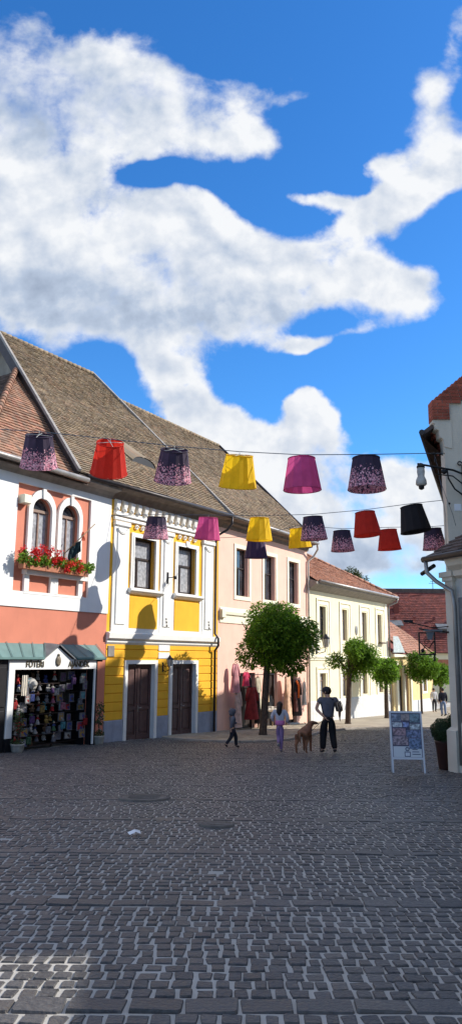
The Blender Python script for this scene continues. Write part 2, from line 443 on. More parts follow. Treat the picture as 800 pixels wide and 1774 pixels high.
def f(b):   # tile courses of the hip slope, its shade put in by darker tiles
    A = (0, 1, 0); B = Vector((wl(Lw) + 6.35, 0, Lw * SP)); Lb = B.length; B = B / Lb
    m2 = MB(); m2.v = []
    tiles(m2, (-6.37, -.5, 7.42), (0, -1, 0), tuple(B), Lb, lambda q: -12., lambda q: -q / Lb * Lw * CP, .19, .17)
    b.v, b.f, b.mi, b.smooth = m2.v, m2.f, m2.mi, m2.smooth
part(rf, 'hip_tiles', 'tiledark', f)
def f(b):
    n = int(Lw / .32)
    for i in range(n):
        q = i * .32; 
        p = lambda q: (wl(q), -.5 + q * CP, 7.55 + q * SP)
        b.tube([p(q), p(q + .4)], [.13, .09], 8)
part(rf, 'hip_ridge_tiles', 'tileorange', f)
# wall box and small lamp on the recess
part(W, 'wall_box', 'creamtrim', lambda b: (b.bbox(-4.36, -4.04, -.22, .045, 6.30, 6.58, .02)))

# flower box, geraniums
OFF[2] = 4.26
fb = empty('flower_box', FW.w(-2.93, -.22, 4.24), FW.rz, 'long window box of red geraniums under the twin arched windows', 'flower box')
OFF[2] = 4.26
part(fb, 'planter_box', 'terracotta', lambda b: [b.box(x, x + .93, -.12, .12, 4.27, 4.47) for x in (-1.42, -.47, .48)])
def leaves(b, c, r, n, s=.07, rnd=random, flat=0, up=.3):
    for _ in range(n):
        while True:
            d = Vector((rnd.uniform(-1, 1), rnd.uniform(-1, 1), rnd.uniform(-1, 1)))
            if .2 < d.length < 1: break
        p = Vector(c) + Vector((d.x * r[0], d.y * r[1], d.z * r[2]))
        leaf(b, p, s * rnd.uniform(.6, 1.3), rnd)
def leaf(b, p, s, rnd, out=None):
    a = Vector((rnd.gauss(0, 1), rnd.gauss(0, 1), rnd.gauss(0, .7)))
    if out is not None: a = a + out * 1.2
    a.normalize(); t = a.orthogonal().normalized(); t.rotate(Matrix.Rotation(rnd.uniform(0, 2 * PI), 3, a)); u = a.cross(t)
    q = [p - t * s, p + u * s * .42 + a * s * .12, p + t * s, p - u * s * .42 + a * s * .12]
    b.add([tuple(x) for x in q], [(0, 1, 2, 3)])
def f(b):
    r = random.Random(3)
    for i in range(26):
        x = -1.5 + 3.05 * i / 25
        leaves(b, (x, -.05 + r.uniform(-.1, .05), 4.55 + r.uniform(-.08, .1)), (.16, .17, .2), 55, .07, r)
part(fb, 'geranium_leaves', 'leaf', f)
def f(b):
    r = random.Random(5)
    for i in range(62):
        x = -1.5 + 3.0 * r.random(); 
        if x > .25 and r.random() < .72: continue
        z = 4.68 + r.uniform(-.25, .2) + (.12 if x < .2 else -.08); y = -.15 + r.uniform(-.14, .1)
        for _ in range(26):
            d = Vector((r.gauss(0, .055), r.gauss(0, .05), r.gauss(0, .05)))
            leaf(b, Vector((x, y, z)) + d, .045, r)
part(fb, 'red_blossoms', 'redflower', f)

# rainbow-tipped flag pole with dark flag
OFF[2] = 5.0
fl = empty('flag', FW.w(-2.3, -.1, 5.0), FW.rz, 'short slanted flagpole with dark green and red flag by right arched window', 'flag')
pipe(fl, 'pole', [(-.1, .0, 4.92), (.78, -.52, 6.02)], .018, 'wood')
def f(b):
    n = 10
    for i in range(n):
        for j in range(5):
            q = lambda i, j: (.06 + .36 * i / n - .07 * j / 5 + .02 * math.sin(i * 1.9 + j), -.1 - .2 * i / n + .05 * math.sin(i * 1.3 + j * .8), 5.1 + .42 * i / n - .09 * j - .03 * i / n)
            b.add([q(i, j), q(i + 1, j), q(i + 1, j + 1), q(i, j + 1)], [(0, 1, 2, 3)])
part(fl, 'flag_cloth', cloth((.012, .03, .035)), f)
def f(b):
    for k in range(6):
        z = 5.42 + k * .05
        q = lambda a, z: (.40 + a + .02 * math.sin(z * 30), -.28 - a * .4, z)
        b.add([q(0, z), q(.13 - k * .012, z), q(.13 - k * .012, z + .05), q(0, z + .05)], [(0, 1, 2, 3)])
part(fl, 'flag_tassel', cloth((.35, .06, .03)), f)

# ------------------------------------------------------------------ shop front
OFF[2] = -1.2
S = empty('shop_front', FW.w(-2.8, 0, -1.2), FW.rz, 'wooden souvenir shop porch with green metal awnings and white signboard', 'shop front')
sx = 2.8   # local x shift
def SX(x): return x + sx
YP = -.40
part(S, 'sign_board', 'white', lambda b: (b.prism([(SX(-4.73), 1.22), (SX(-.93), 1.22), (SX(-.93), 1.54), (SX(-2.12), 1.54), (SX(-2.74), 1.90), (SX(-3.30), 1.54), (SX(-4.73), 1.54)], YP, YP + .05)))
part(S, 'frame_post', 'whitetrim', lambda b: b.bbox(SX(-4.73), SX(-4.49), YP, YP + .06, -.74, 1.22, .01))
part(S, 'frame_post', 'whitetrim', lambda b: b.bbox(SX(-.99), SX(-.93), YP, YP + .06, -1.2, 1.22, .01))
part(S, 'post_base', 'black', lambda b: b.box(SX(-4.75), SX(-4.47), YP - .01, YP + .08, -1.35, -.74))
part(S, 'black_shutter', 'black', lambda b: (b.box(SX(-5.9), SX(-4.74), YP + .05, YP + .12, -1.25, 1.5), [b.bbox(SX(-5.85), SX(-4.8), YP + .02, YP + .05, z, z + 1.15, .02) for z in (-1.1, .15)]))
part(S, 'white_jamb', 'whitetrim', lambda b: b.box(SX(-5.35), SX(-5.2), YP - .02, YP + .02, -.3, 1.35))
part(S, 'side_return', 'black', lambda b: b.box(SX(-.92), SX(-.84), YP + .02, -.002, -1.3, 1.5))
part(S, 'side_return', 'black', lambda b: b.box(SX(-4.48), SX(-4.40), YP + .08, -.002, -1.3, 1.2))
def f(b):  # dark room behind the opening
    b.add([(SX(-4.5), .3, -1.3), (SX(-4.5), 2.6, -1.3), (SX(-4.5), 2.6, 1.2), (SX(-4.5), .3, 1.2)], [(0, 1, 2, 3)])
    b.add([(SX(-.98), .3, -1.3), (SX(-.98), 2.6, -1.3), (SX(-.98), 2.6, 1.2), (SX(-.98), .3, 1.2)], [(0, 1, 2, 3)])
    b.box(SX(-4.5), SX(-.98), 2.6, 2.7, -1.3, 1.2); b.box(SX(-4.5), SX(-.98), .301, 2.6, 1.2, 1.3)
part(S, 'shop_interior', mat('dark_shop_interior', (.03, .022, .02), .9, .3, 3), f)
def awning(xa, xb, xa2, xb2):  # top (wall) and bottom edges
    def g(b):
        b.poly([(SX(xa), -.01, 2.0), (SX(xb), -.01, 2.0), (SX(xb2), -.50, 1.56), (SX(xa2), -.50, 1.56)], -.03)
        n = max(2, round((xb2 - xa2) / .40))
        for i in range(n + 1):
            q = i / n
            p0 = (SX(xa + (xb - xa) * q), -.012, 2.03); p1 = (SX(xa2 + (xb2 - xa2) * q), -.505, 1.59)
            b.poly([p0, p1, (p1[0], p1[1], p1[2] + .015), (p0[0], p0[1], p0[2] + .015)], .02)
        b.box(SX(xa2), SX(xb2), -.515, -.485, 1.52, 1.585)
    return g
part(S, 'opening_lining', 'black', lambda b: b.box(SX(-1.03), SX(-.985), -.03, .33, -1.4, 1.19))
part(S, 'opening_lining', 'black', lambda b: b.box(SX(-4.495), SX(-4.45), -.03, .33, -1.4, 1.19))
part(S, 'awning_roof', 'copper', awning(-5.6, -2.98, -5.6, -3.42))
part(S, 'awning_roof', 'copper', awning(-2.28, -.55, -1.95, -.55))
def f(b):
    b.poly([(SX(-2.76), -.45, 1.98), (SX(-2.76), -.02, 2.03), (SX(-3.0), -.02, 2.03), (SX(-3.42), -.45, 1.56)], .04)
    b.poly([(SX(-2.72), -.02, 2.03), (SX(-2.72), -.48, 1.98), (SX(-1.98), -.50, 1.52), (SX(-2.1), -.02, 1.98)], .04)
part(S, 'gable_flashing', 'coppergrey', f)
part(S, 'awning_underside', 'black', lambda b: (b.box(SX(-5.6), SX(-3.42), -.48, YP + .12, 1.50, 1.56), b.box(SX(-1.98), SX(-.55), -.48, YP + .12, 1.50, 1.56), b.box(SX(-5.6), SX(-.55), YP + .06, -.003, 1.45, 1.50)))
gold = mat('dull_gold_lettering', (.10, .085, .055), .5, .2, 20)
for tx, x0 in (('F\u0150T\u00c9RI', -3.72), ('AJ\u00c1ND\u00c9K', -1.78)):
    o = text_mesh(tx, .235, S, gold, (SX(x0), YP - .012, 1.365 + 1.2), bold=.004, name='sign_lettering')
    o.scale = (1.0 if x0 < -3 else .98, 1.05, 1)
def f(b):
    b.ball((SX(-2.74), YP - .02, 1.47), .12, 12, 8, (.95, .35, 1.35)); b.lathe([(.001, 1.70), (.035, 1.685), (.045, 1.64), (.02, 1.60)], (SX(-2.74), YP - .02), 10)
part(S, 'oval_emblem', mat('oval_emblem_brown', (.16, .13, .09), .5, .5, 14), f)

# goods on display: every item a thing of its own
pal = {'red': (.45, .03, .03), 'white': (.50, .48, .44), 'blue': (.06, .09, .30), 'purple': (.16, .08, .22), 'pink': (.45, .16, .22), 'green': (.08, .17, .09), 'brown': (.16, .09, .05), 'turquoise': (.10, .32, .36), 'ochre': (.34, .22, .06), 'grey': (.20, .20, .22)}
CM = {k: cloth(tuple(x * .7 for x in v), 'goods_' + k, var=.3, scale=14) for k, v in pal.items()}
faceM = mat('doll_face', (.5, .33, .25), .6, .1, 8)
ordn = ['first', 'second', 'third', 'fourth', 'fifth', 'sixth', 'seventh', 'eighth', 'ninth', 'tenth']
def doll(loc, c1, c2, h, label):
    OFF[2] = 0
    o = empty('cloth_doll', loc, FW.rz + random.uniform(-.4, .4), label, 'doll', 'cloth dolls hung in the souvenir shop opening')
    part(o, 'skirt', CM[c1], lambda b: b.lathe([(h * .26, 0), (h * .24, h * .12), (h * .10, h * .48), (h * .05, h * .5)], n=10))
    part(o, 'bodice', CM[c2], lambda b: (b.lathe([(h * .09, h * .47), (h * .12, h * .6), (h * .05, h * .72)], n=8), b.tube([(-h * .24, -.01, h * .45), (-h * .1, 0, h * .64), (h * .1, 0, h * .64), (h * .25, -.01, h * .47)], h * .035, 6)))
    part(o, 'head', faceM, lambda b: (b.ball((0, 0, h * .84), h * .12, 8, 6), b.tube([(0, 0, h * .68), (0, 0, h * .76)], h * .04, 6)))
    part(o, 'headscarf', CM[c1], lambda b: b.ball((0, h * .02, h * .87), h * .13, 8, 6, (1, .9, .95)))
    part(o, 'hanging_loop', 'cable', lambda b: b.tube([(0, 0, h * .98), (0, .05, h * 1.15)], .004, 4))
    return o
def toy(loc, c, h, label):
    OFF[2] = 0
    o = empty('plush_toy', loc, FW.rz + random.uniform(-.5, .5), label, 'plush toy', 'plush toys on the souvenir display')
    part(o, 'body', CM[c], lambda b: (b.ball((0, 0, h * .3), h * .28, 10, 7, (1, .85, 1.1)), b.ball((0, -h * .05, h * .74), h * .22, 10, 7)))
    for s in (-1, 1):
        part(o, 'ear', CM[c], lambda b: b.ball((s * h * .17, 0, h * .93), h * .08, 6, 5))
        part(o, 'arm', CM[c], lambda b: b.tube([(s * h * .2, -.01, h * .48), (s * h * .36, -h * .1, h * .3)], [h * .09, h * .07], 7))
        part(o, 'leg', CM[c], lambda b: b.tube([(s * h * .14, -.01, h * .14), (s * h * .2, -h * .25, h * .06)], [h * .1, h * .09], 7))
    return o
def printpic(loc, c, w, h, label, k):
    OFF[2] = 0
    o = empty('framed_print', loc, FW.rz, label, 'framed print', 'prints and postcards racked in the souvenir shop')
    part(o, 'frame', CM['grey'], lambda b: frame_rect(b, -w / 2, w / 2, 0, h, .025, -.02, .01))
    m, nt, bs, out = new_mat('souvenir_print')
    tc = nd(nt, 'ShaderNodeTexCoord'); vo = nd(nt, 'ShaderNodeTexVoronoi'); vo.inputs['Scale'].default_value = 9 + k % 4
    nt.links.new(tc.outputs['Object'], vo.inputs['Vector'])
    r = nd(nt, 'ShaderNodeValToRGB'); nt.links.new(vo.outputs['Distance'], r.inputs[0]); r.color_ramp.interpolation = 'CONSTANT'
    cc = pal[c]; r.color_ramp.elements[0].color = (*cc, 1); c2_ = pal[random.choice(['white', 'blue', 'grey', 'ochre', 'turquoise', 'red', 'purple'])]; r.color_ramp.elements[1].color = (c2_[0] * .7, c2_[1] * .7, c2_[2] * .7, 1); r.color_ramp.elements[1].position = .42
    e = r.color_ramp.elements.new(.2); e.color = (cc[0] * .4, cc[1] * .4, cc[2] * .5, 1)
    nt.links.new(r.outputs[0], bs.inputs['Base Color']); bs.inputs['Roughness'].default_value = .5
    part(o, 'picture', m, lambda b: b.box(-w / 2 + .02, w / 2 - .02, -.008, .0, .02, h - .02))
    return o
rg = random.Random(21)
BM = {k: cloth(tuple(x * .45 for x in v), 'bag_' + k, var=.5, scale=18) for k, v in pal.items()}
def bag(loc, c, label):
    OFF[2] = 0
    o = empty('cloth_bag', loc, FW.rz, label, 'bag', 'small bags and shirts hung over the souvenir racks')
    part(o, 'bag_body', BM[c], lambda b: b.bbox(-.09, .09, -.04, .02, -.30, -.08, .02)); part(o, 'handles', BM[c], lambda b: b.tube([(-.06, 0, -.08), (-.05, 0, .0), (.05, 0, .0), (.06, 0, -.08)], .008, 5))
    return o
items = []
cols_x = [-4.10, -3.78, -3.30, -2.98, -2.66, -2.34, -1.98, -1.60, -1.24]
kinds = ['doll', 'print', 'toy', 'doll', 'toy', 'doll', 'print', 'print', 'print']
prefer = [['red', 'white', 'red', 'white', 'brown', 'white', 'red'], ['white', 'white', 'red', 'grey', 'blue', 'blue', 'blue'], ['brown', 'grey', 'white', 'brown', 'green', 'white', 'brown'],
          ['white', 'grey', 'white', 'grey', 'white', 'white', 'grey'], ['blue', 'white', 'grey', 'turquoise', 'ochre', 'brown', 'white'], ['white', 'purple', 'pink', 'red', 'ochre', 'green', 'grey'],
          ['grey', 'purple', 'blue', 'brown', 'white', 'blue', 'grey'], ['white', 'purple', 'brown', 'blue', 'blue', 'grey', 'brown'], ['pink', 'purple', 'turquoise', 'green', 'blue', 'blue', 'blue']]
for ci, x in enumerate(cols_x):
    nrow = 7
    for ri in range(nrow):
        z = .88 - ri * .31 + rg.uniform(-.06, .06)
        if kinds[ci] == 'toy' and rg.random() < .12: continue
        c = prefer[ci][ri]; xx = x + rg.uniform(-.05, .05); y = (-.12 if ci in (0, 1, 8) else .12) + rg.uniform(-.08, .1)
        zz = z - .05
        lab = 'souvenir display column %s from the left, %s from the top' % (ordn[ci], ordn[ri])
        if kinds[ci] == 'doll':
            doll(FW.w(xx, y, zz), c, rg.choice(['white', 'red', 'blue']), .30, c + ' skirted cloth doll, ' + lab)
        elif kinds[ci] == 'toy':
            toy(FW.w(xx, y, zz), c, .26, 'small ' + c + ' plush toy, ' + lab)
        else:
            printpic(FW.w(xx, y, zz), c, rg.uniform(.17, .32), rg.uniform(.20, .30), c + ' framed print, ' + lab, ri + ci)
for k, (x, z, c) in enumerate(((-4.25, .35, 'red'), (-4.2, -.25, 'white'), (-3.55, .55, 'blue'), (-3.5, -.1, 'purple'), (-3.1, .2, 'ochre'), (-2.5, .7, 'white'), (-2.2, .25, 'pink'), (-2.15, -.35, 'turquoise'), (-1.75, 1.02, 'purple'), (-1.4, .35, 'grey'), (-1.35, 1.05, 'white'), (-1.12, -.3, 'red'), (-2.8, -.45, 'grey'), (-3.6, -.7, 'green'))):
    bag(FW.w(x, -.18, z), c, '%s cloth bag hanging forward of the racks, %s along from the left, %s' % (c, ordn[min(9, int((x + 4.5) / .4))], 'upper row' if z > .4 else 'middle row' if z > -.2 else 'lower row'))
# display racks that carry them
OFF[2] = -1.2
for k, (x0, x1, lb) in enumerate(((-4.32, -3.55, 'dark wire display rack with dolls at the left of the shop opening'), (-3.5, -2.15, 'wide dark shelf rack with plush toys in middle of shop opening'), (-2.15, -1.05, 'dark print rack at the right side of the shop opening'))):
    r_ = empty('display_rack', FW.w(x0, 0, -1.2), FW.rz, lb, 'display rack')
    w_ = x1 - x0
    for px in (0, w_ - .03): part(r_, 'post', 'iron', lambda b: b.box(px, px + .03, .28, .31, -1.2, 1.15))
    for j in range(7): part(r_, 'shelf', 'darkframe', lambda b: b.box(.03, w_ - .03, (.02 if k == 1 else .2), .30, (.83 - .31 * j - .07), (.83 - .31 * j - .05)))
# awning-hung items: paper lampshade, white towel
OFF[2] = 0
wh = empty('straw_hat', FW.w(-3.72, -.35, .78), FW.rz + .3, 'pale straw hat hanging at the top left of the shop opening', 'hat')
part(wh, 'brim', CM['white'], lambda b: b.lathe([(.17, .0), (.175, .01), (.09, .03)], n=16)); part(wh, 'crown', CM['white'], lambda b: b.lathe([(.09, .02), (.085, .12), (.05, .15), (.001, .15)], n=14))
wh.rotation_euler = (rad(80), 0, FW.rz)
tw = empty('hanging_towel', FW.w(-4.02, -.33, .45), FW.rz, 'cream embroidered towel hanging beside red dolls at shop left', 'towel')
def f(b):
    for i in range(8):
        for j in range(6):
            q = lambda i, j: (-.11 + .22 * i / 8, .02 * math.sin(i * 2.1), .1 * j)
            b.add([q(i, j), q(i + 1, j), q(i + 1, j + 1), q(i, j + 1)], [(0, 1, 2, 3)])
part(tw, 'cloth', cloth((.72, .66, .55)), f)

def pot_plant(loc, label, k):
    OFF[2] = 0
    o = empty('potted_plant', loc, k, label, 'potted plant', 'plants in stone pots flanking the shop front')
    part(o, 'stone_pot', 'stonepot', lambda b: b.lathe([(.001, 0), (.17, 0), (.21, .08), (.24, .28), (.26, .30), (.26, .35), (.22, .35), (.2, .3), (.001, .29)], n=14))
    part(o, 'stem', 'bark', lambda b: (b.tube([(0, 0, .28), (.03, .02, .8), (0, 0, 1.35)], [.03, .025, .015], 7), b.tube([(.02, .01, .6), (-.12, .05, .95)], .012, 5), b.tube([(.02, .01, .7), (.15, -.05, 1.05)], .012, 5)))
    def f(b):
        r = random.Random(int(k * 10) + 3)
        leaves(b, (0, 0, .42), (.25, .22, .14), 130, .06, r); leaves(b, (0, 0, 1.3), (.24, .22, .36), 150, .06, r); leaves(b, (0, 0, .9), (.2, .2, .2), 50, .06, r)
    part(o, 'foliage', 'leafolive', f)
    part(o, 'blossoms', CM['red'] if k < 1 else CM['white'], lambda b: leaves(b, (0, -.05, .95), (.2, .2, .55), 60, .05, random.Random(8)))
    return o
x_, y_, _ = FW.w(-4.45, -.62, 0); pot_plant((x_, y_, gz(y_)), 'stone pot with straggly shrub at left post of shop front', .3).scale = (.8, .8, .72)
x_, y_, _ = FW.w(-.72, -.45, 0); pot_plant((x_, y_, gz(y_)), 'stone pot with tall thin shrub between shop and yellow house', 1.6).scale = (.72, .72, .85)

# ================================================================== YELLOW HOUSE
Y = building(FY, 'town_house', -1.3, 'yellow and white house with two brown doors and ornamented upper windows')
EX = 6.93
D1 = (1.16, 2.72, -1.33, 1.36); D2 = (3.80, 5.36, -1.38, 1.36)
part(Y, 'ground_floor_wall', 'yellow', lambda b: wallgrid(b, 0, EX, -2.2, 2.15, [D1, D2], .03, .3))
def f(b):   # rusticated courses
    r = random.Random(2); z = -.555; h = .305
    while z < 2.1:
        z1 = min(z + h - .03, 2.13)
        segs = [(0, EX)]
        if z < 1.5: segs = [(0, .985), (2.89, 3.6), (5.55, EX)]
        for a, c in segs: b.bbox(a + .002, c - .002, 0, .031, z, z1, .012)
        z += h
part(Y, 'rusticated_courses', 'yellow', f)
for a, c in ((0, .985), (2.89, 3.6), (5.55, EX)): part(Y, 'plinth', 'greyplinth', lambda b: b.bbox(a, c, -.03, .3, -2.2, -.56, .02))
def door(x0, x1, z0, z1, half):
    part(Y, 'door_surround', 'whitetrim', lambda b: frame_rect(b, x0 - .158, x1 + .158, z0 - .1, z1 + .14, .16, -.04, .25, .14, 0))
    def f(b):
        xm = (x0 + x1) / 2
        for a, c in ((x0, xm - .006), (xm + .006, x1)):
            b.box(a, c, .19, .23, z0, z1)
            frame_rect(b, a, c, z0, z1, .12, .15, .19, .12, .18)
            b.box(a + .12, c - .12, .15, .19, z0 + 1.05, z0 + 1.17)
            b.bbox(a + .18, c - .18, .16, .19, z0 + 1.24, z1 - .2, .02); b.bbox(a + .18, c - .18, .16, .19, z0 + .26, z0 + .98, .02)
        b.box(xm - .03, xm + .03, .13, .15, z0, z1)
    d = part(Y, 'door', 'browndoor', f)
    part(d, 'handle', 'gutter', lambda b: (b.tube([((x0 + x1) / 2 + .05, .15, z0 + 1.12), ((x0 + x1) / 2 + .05, .08, z0 + 1.12), ((x0 + x1) / 2 + .17, .08, z0 + 1.12)], .015, 6), b.box((x0 + x1) / 2 + .03, (x0 + x1) / 2 + .07, .14, .149, z0 + .98, z0 + 1.2)))
    part(Y, 'doorstep', 'paleplinth', lambda b: b.bbox(x0 - .1, x1 + .1, -.1, .28, z0 - .3, z0, .02))
door(*D1, 0); door(*D2, 1)
# upper floor
W1 = (1.30, 2.56, 4.12, 6.0); W2 = (3.98, 5.22, 4.12, 6.0)
part(Y, 'upper_wall', 'yellow', lambda b: wallgrid(b, -.02, EX, 2.15, 7.4, [W1, W2], .0, .3))
part(Y, 'belt_course', 'whitetrim', lambda b: b.prismx([(0, 2.05), (-.06, 2.12), (-.06, 2.2), (-.16, 2.26), (-.18, 2.44), (-.05, 2.48), (0, 2.48)], -.03, EX - .02))
for a, c in ((.16, 1.0), (2.90, 3.68), (5.70, 6.56)):
    def f(b, a=a, c=c):
        b.bbox(a, c, -.05, -.001, 2.48, 6.3, .01); b.bbox(a + .16, c - .16, -.09, -.05, 2.75, 6.2, .02)
        b.bbox(a - .02, c + .02, -.12, -.001, 6.3, 6.46, .02)
        for k in range(9):    # swag under the capital
            t = PI * k / 8; t1 = PI * (k + 1) / 8
        for s in (0, 1):
            cx = (a + c) / 2; b.tube([(cx - .26 * math.cos(PI * k / 8), -.1, 6.22 - (.16 + .05 * s) * math.sin(PI * k / 8)) for k in range(9)], .03 - .008 * s, 6)
    part(Y, 'pilaster', 'whitetrim', f)
for a, c in ((1.0, 2.9), (3.68, 5.70)): part(Y, 'white_margin', 'whitetrim', lambda b: (b.box(a, c, -.03, -.001, 2.481, 2.64), b.box(a, a + .12, -.03, -.001, 2.64, 3.9), b.box(c - .16, c, -.03, -.001, 2.64, 3.9)))
for a, c in ((1.12, 2.78), (3.84, 5.54)): part(Y, 'yellow_panel', 'yellow', lambda b: b.bbox(a, c, -.035, -.001, 2.64, 3.78, .01))
for a, c, z0, z1 in (W1, W2):
    def f(b):
        frame_rect(b, a - .16, c + .20, z0 - .02, z1 + .16, .16, -.06, .05, .16, .02)
        frame_rect(b, a - .06, c + .06, z0 - .02, z1 + .06, .06, -.075, .15, .06, 0)
        b.prism([((a + c) / 2 - .09, z1 + .02), ((a + c) / 2 + .09, z1 + .02), ((a + c) / 2 + .12, z1 + .26), ((a + c) / 2 - .12, z1 + .26)], -.1, -.05)
    sr = part(Y, 'window_surround', 'whitetrim', f)
    o = window(Y, a, c, z0, z1, .17, 'darkframe', 'lace', rows=(.40,), cols=(.34,), fw=.09, mw=.045)
    part(o, 'window_sill', 'whitetrim', lambda b: b.prismx([(-.001, 3.88), (-.14, 3.95), (-.2, 4.0), (-.2, 4.08), (.16, 4.12), (.16, 3.9)], a - .28, c + .42))
    for k in range(3):   # yellow ornament row above each window
        pass
    part(Y, 'scroll_ornament', 'whitetrim', lambda b: [b.tube([(a + .1 + q * .35 + .13 * math.cos(t * .7) * (1 - t / 14), -.05, 6.36 + .10 * math.sin(t * .7) * (1 - t / 14)) for t in range(12)], .026, 6) for q in range(4)])
part(Y, 'frieze', 'whitetrim', lambda b: (b.bbox(.12, EX - .3, -.09, -.001, 6.50, 6.62, .02), b.bbox(.12, EX - .3, -.14, -.001, 6.66, 6.74, .02), b.box(.12, EX - .3, -.05, -.001, 6.74, 6.84)))
def f(b):
    x = .15
    while x < EX - .45:
        b.prismx([(-.001, 6.86), (-.07, 6.88), (-.14, 7.0), (-.18, 7.2), (-.001, 7.28)], x, x + .2); b.ball((x + .1, -.10, 6.90), .085, 8, 6)
        x += .40
part(Y, 'corbel_row', 'whitetrim', f)
part(Y, 'cove', 'soffit', lambda b: b.prismx([(0, 7.22), (-.1, 7.3), (-.3, 7.48), (-.56, 7.56), (-.56, 7.66), (.3, 8.0), (.3, 7.22)], -.25, EX + .12))
part(Y, 'gutter', 'gutterdark', lambda b: b.tube([(-1.95, -.62, 7.60), (EX + .2, -.62, 7.66)], .075, 10))
part(Y, 'side_wall', 'rawwall', lambda b: (b.poly([(vergeY(.3) + .45, -.28, 7.55), (EX, -.28, 7.55), (EX, 8.1, 15.6), (vergeY(-8.1) + .45, 8.1, 15.6)], .1)))
def f(b):   # gable walls
    g0 = lambda y: vergeY(-y) + .5
    pts = [(0.05, .31), (EX - .01, .31), (EX - .01, 16), (g0(8) + .0, 16), (g0(8), 8)]
    # left gable, slanted
    top = lambda y: 7.85 + (y + .3) * TP
    for y0, y1 in ((.31, 8.05),):
        b.add([(g0(y0), y0, 0), (g0(y1), y1, 0), (g0(y1), y1, top(y1) - .1), (g0(y0), y0, top(y0) - .1)], [(0, 1, 2, 3)])
        b.add([(EX, y0, -2), (EX, y1, -2), (EX, y1, top(y1) - .1), (EX, y0, top(y0) - .1)], [(0, 1, 2, 3)])
        b.add([(g0(8.05), 8.05, 0), (g0(8.05), 16, 0), (g0(8.05), 16, 7.9), (g0(8.05), 8.05, top(8.05) - .1)], [(0, 1, 2, 3)])
        b.add([(EX, 8.05, -2), (EX, 16, -2), (EX, 16, 7.9), (EX, 8.05, top(8.05) - .1)], [(0, 1, 2, 3)])
    b.add([(.05, .31, -2), (.05, 16, -2), (EX, 16, -2), (EX, 16, 7.9), (.05, 16, 7.9)], [(1, 2, 3, 4)])
part(Y, 'gable_wall', 'rawwall', f)
Ly = (8.04 + .56) / CP
yl = lambda q: vergeY(.56 - q * CP)
yr = lambda q: 7.12
yrf = roof_plane(Y, 'tiled_roof', 'tilegrey', yl, yr, -.56, 7.70, PIT, Ly, .18, .155)
def verge(thing, F, xf, L, y0, z0, side, m1, m2, d=.34):
    def f(b):
        p = lambda q, dx, dn: (xf(q) + dx, y0 + q * CP - SP * dn, z0 + q * SP + CP * dn)
        b.add([p(0, 0, .07), p(L, 0, .07), p(L, side * .13, .07), p(0, side * .13, .07), p(0, 0, -.03), p(L, 0, -.03), p(L, side * .13, -.03), p(0, side * .13, -.03)],
              [(0, 1, 2, 3), (4, 7, 6, 5), (0, 4, 5, 1), (3, 2, 6, 7), (0, 3, 7, 4), (1, 5, 6, 2)])
    a = part(thing, 'verge_capping', m1, f)
    def f(b):
        p = lambda q, dx, dn: (xf(q) + dx, y0 + q * CP - SP * dn, z0 + q * SP + CP * dn)
        b.add([p(0, side * .02, -.03), p(L, side * .02, -.03), p(L, side * .08, -d), p(0, side * .08, -d), p(0, side * -.04, -.03), p(L, side * -.04, -.03), p(L, side * -.02, -d), p(0, side * -.02, -d)],
              [(0, 1, 2, 3), (4, 7, 6, 5), (0, 4, 5, 1), (3, 2, 6, 7)])
    part(thing, 'verge_board', m2, f)
verge(yrf, FY, yl, Ly, -.56, 7.73, -1, 'capping', 'gutterdark', .42)
verge(yrf, FY, yr, Ly, -.56, 7.73, 1, 'capping', 'gutterdark', .22)
part(yrf, 'rear_slope', 'tilegrey', lambda b: b.poly([(vergeY(-8), 8.04, 15.9), (7.12, 8.04, 15.9), (7.12, 16.6, 7.7), (vergeY(-8), 16.6, 7.7)], .1))
# eyebrow dormer
def f(b):
    cx, y0 = 3.0, 1.0
    zr = 7.75 + (y0 + .56) * TP
    for k in range(10):
        a0, a1 = PI * k / 10, PI * (k + 1) / 10
        p0 = (cx - .75 * math.cos(a0), y0, zr + .34 * math.sin(a0)); p1 = (cx - .75 * math.cos(a1), y0, zr + .34 * math.sin(a1))
        b0 = (p0[0], y0 + (p0[2] - zr) / TP + .02 + .9 * math.sin(a0), 0); b1 = (p1[0], y0 + (p1[2] - zr) / TP + .02 + .9 * math.sin(a1), 0)
        b0 = (b0[0], b0[1], 7.75 + (b0[1] + .56) * TP + .02); b1 = (b1[0], b1[1], 7.75 + (b1[1] + .56) * TP + .02)
        b.add([p0, p1, b1, b0], [(0, 1, 2, 3)])
ey = part(yrf, 'eyebrow_dormer', 'tilegrey', f)
part(ey, 'dormer_opening', 'black', lambda b: b.prism([(3.0 - .72 * math.cos(PI * k / 12), 7.77 + 1.56 * TP + .31 * math.sin(PI * k / 12)) for k in range(13)], 1.03, 1.06))
pipe(Y, 'downpipe', [(7.0, -.66, 7.6), (7.0, -.66, 7.30), (6.9, -.5, 7.05), (6.62, -.12, 6.75), (6.60, -.10, 6.4), (6.60, -.10, 2.6), (6.60, -.27, 2.4), (6.60, -.27, 2.1), (6.60, -.1, 1.9), (6.60, -.10, -1.4)], .05, 'gutterdark')
part(Y, 'house_plaque', 'gutter', lambda b: (b.bbox(.08, .42, -.03, .0, 1.62, 2.0, .01)))
for z in (1.94, 1.66): part(Y, 'notice_plaque', 'paper', lambda b: b.bbox(2.93, 3.62, -.02, .0, z - .1, z + .13, .01))
for cx, cz in ((3.28, 2.95), (6.15, 2.95)):
    part(Y, 'small_relief', 'gutter', lambda b: (b.ball((cx, -.1, cz), .055, 6, 5, (1, .5, 1)), b.ball((cx + .02, -.1, cz - .13), .05, 6, 5, (1, .5, 1.2)), b.ball((cx - .02, -.1, cz + .12), .045, 6, 5, (1.1, .5, 1))))
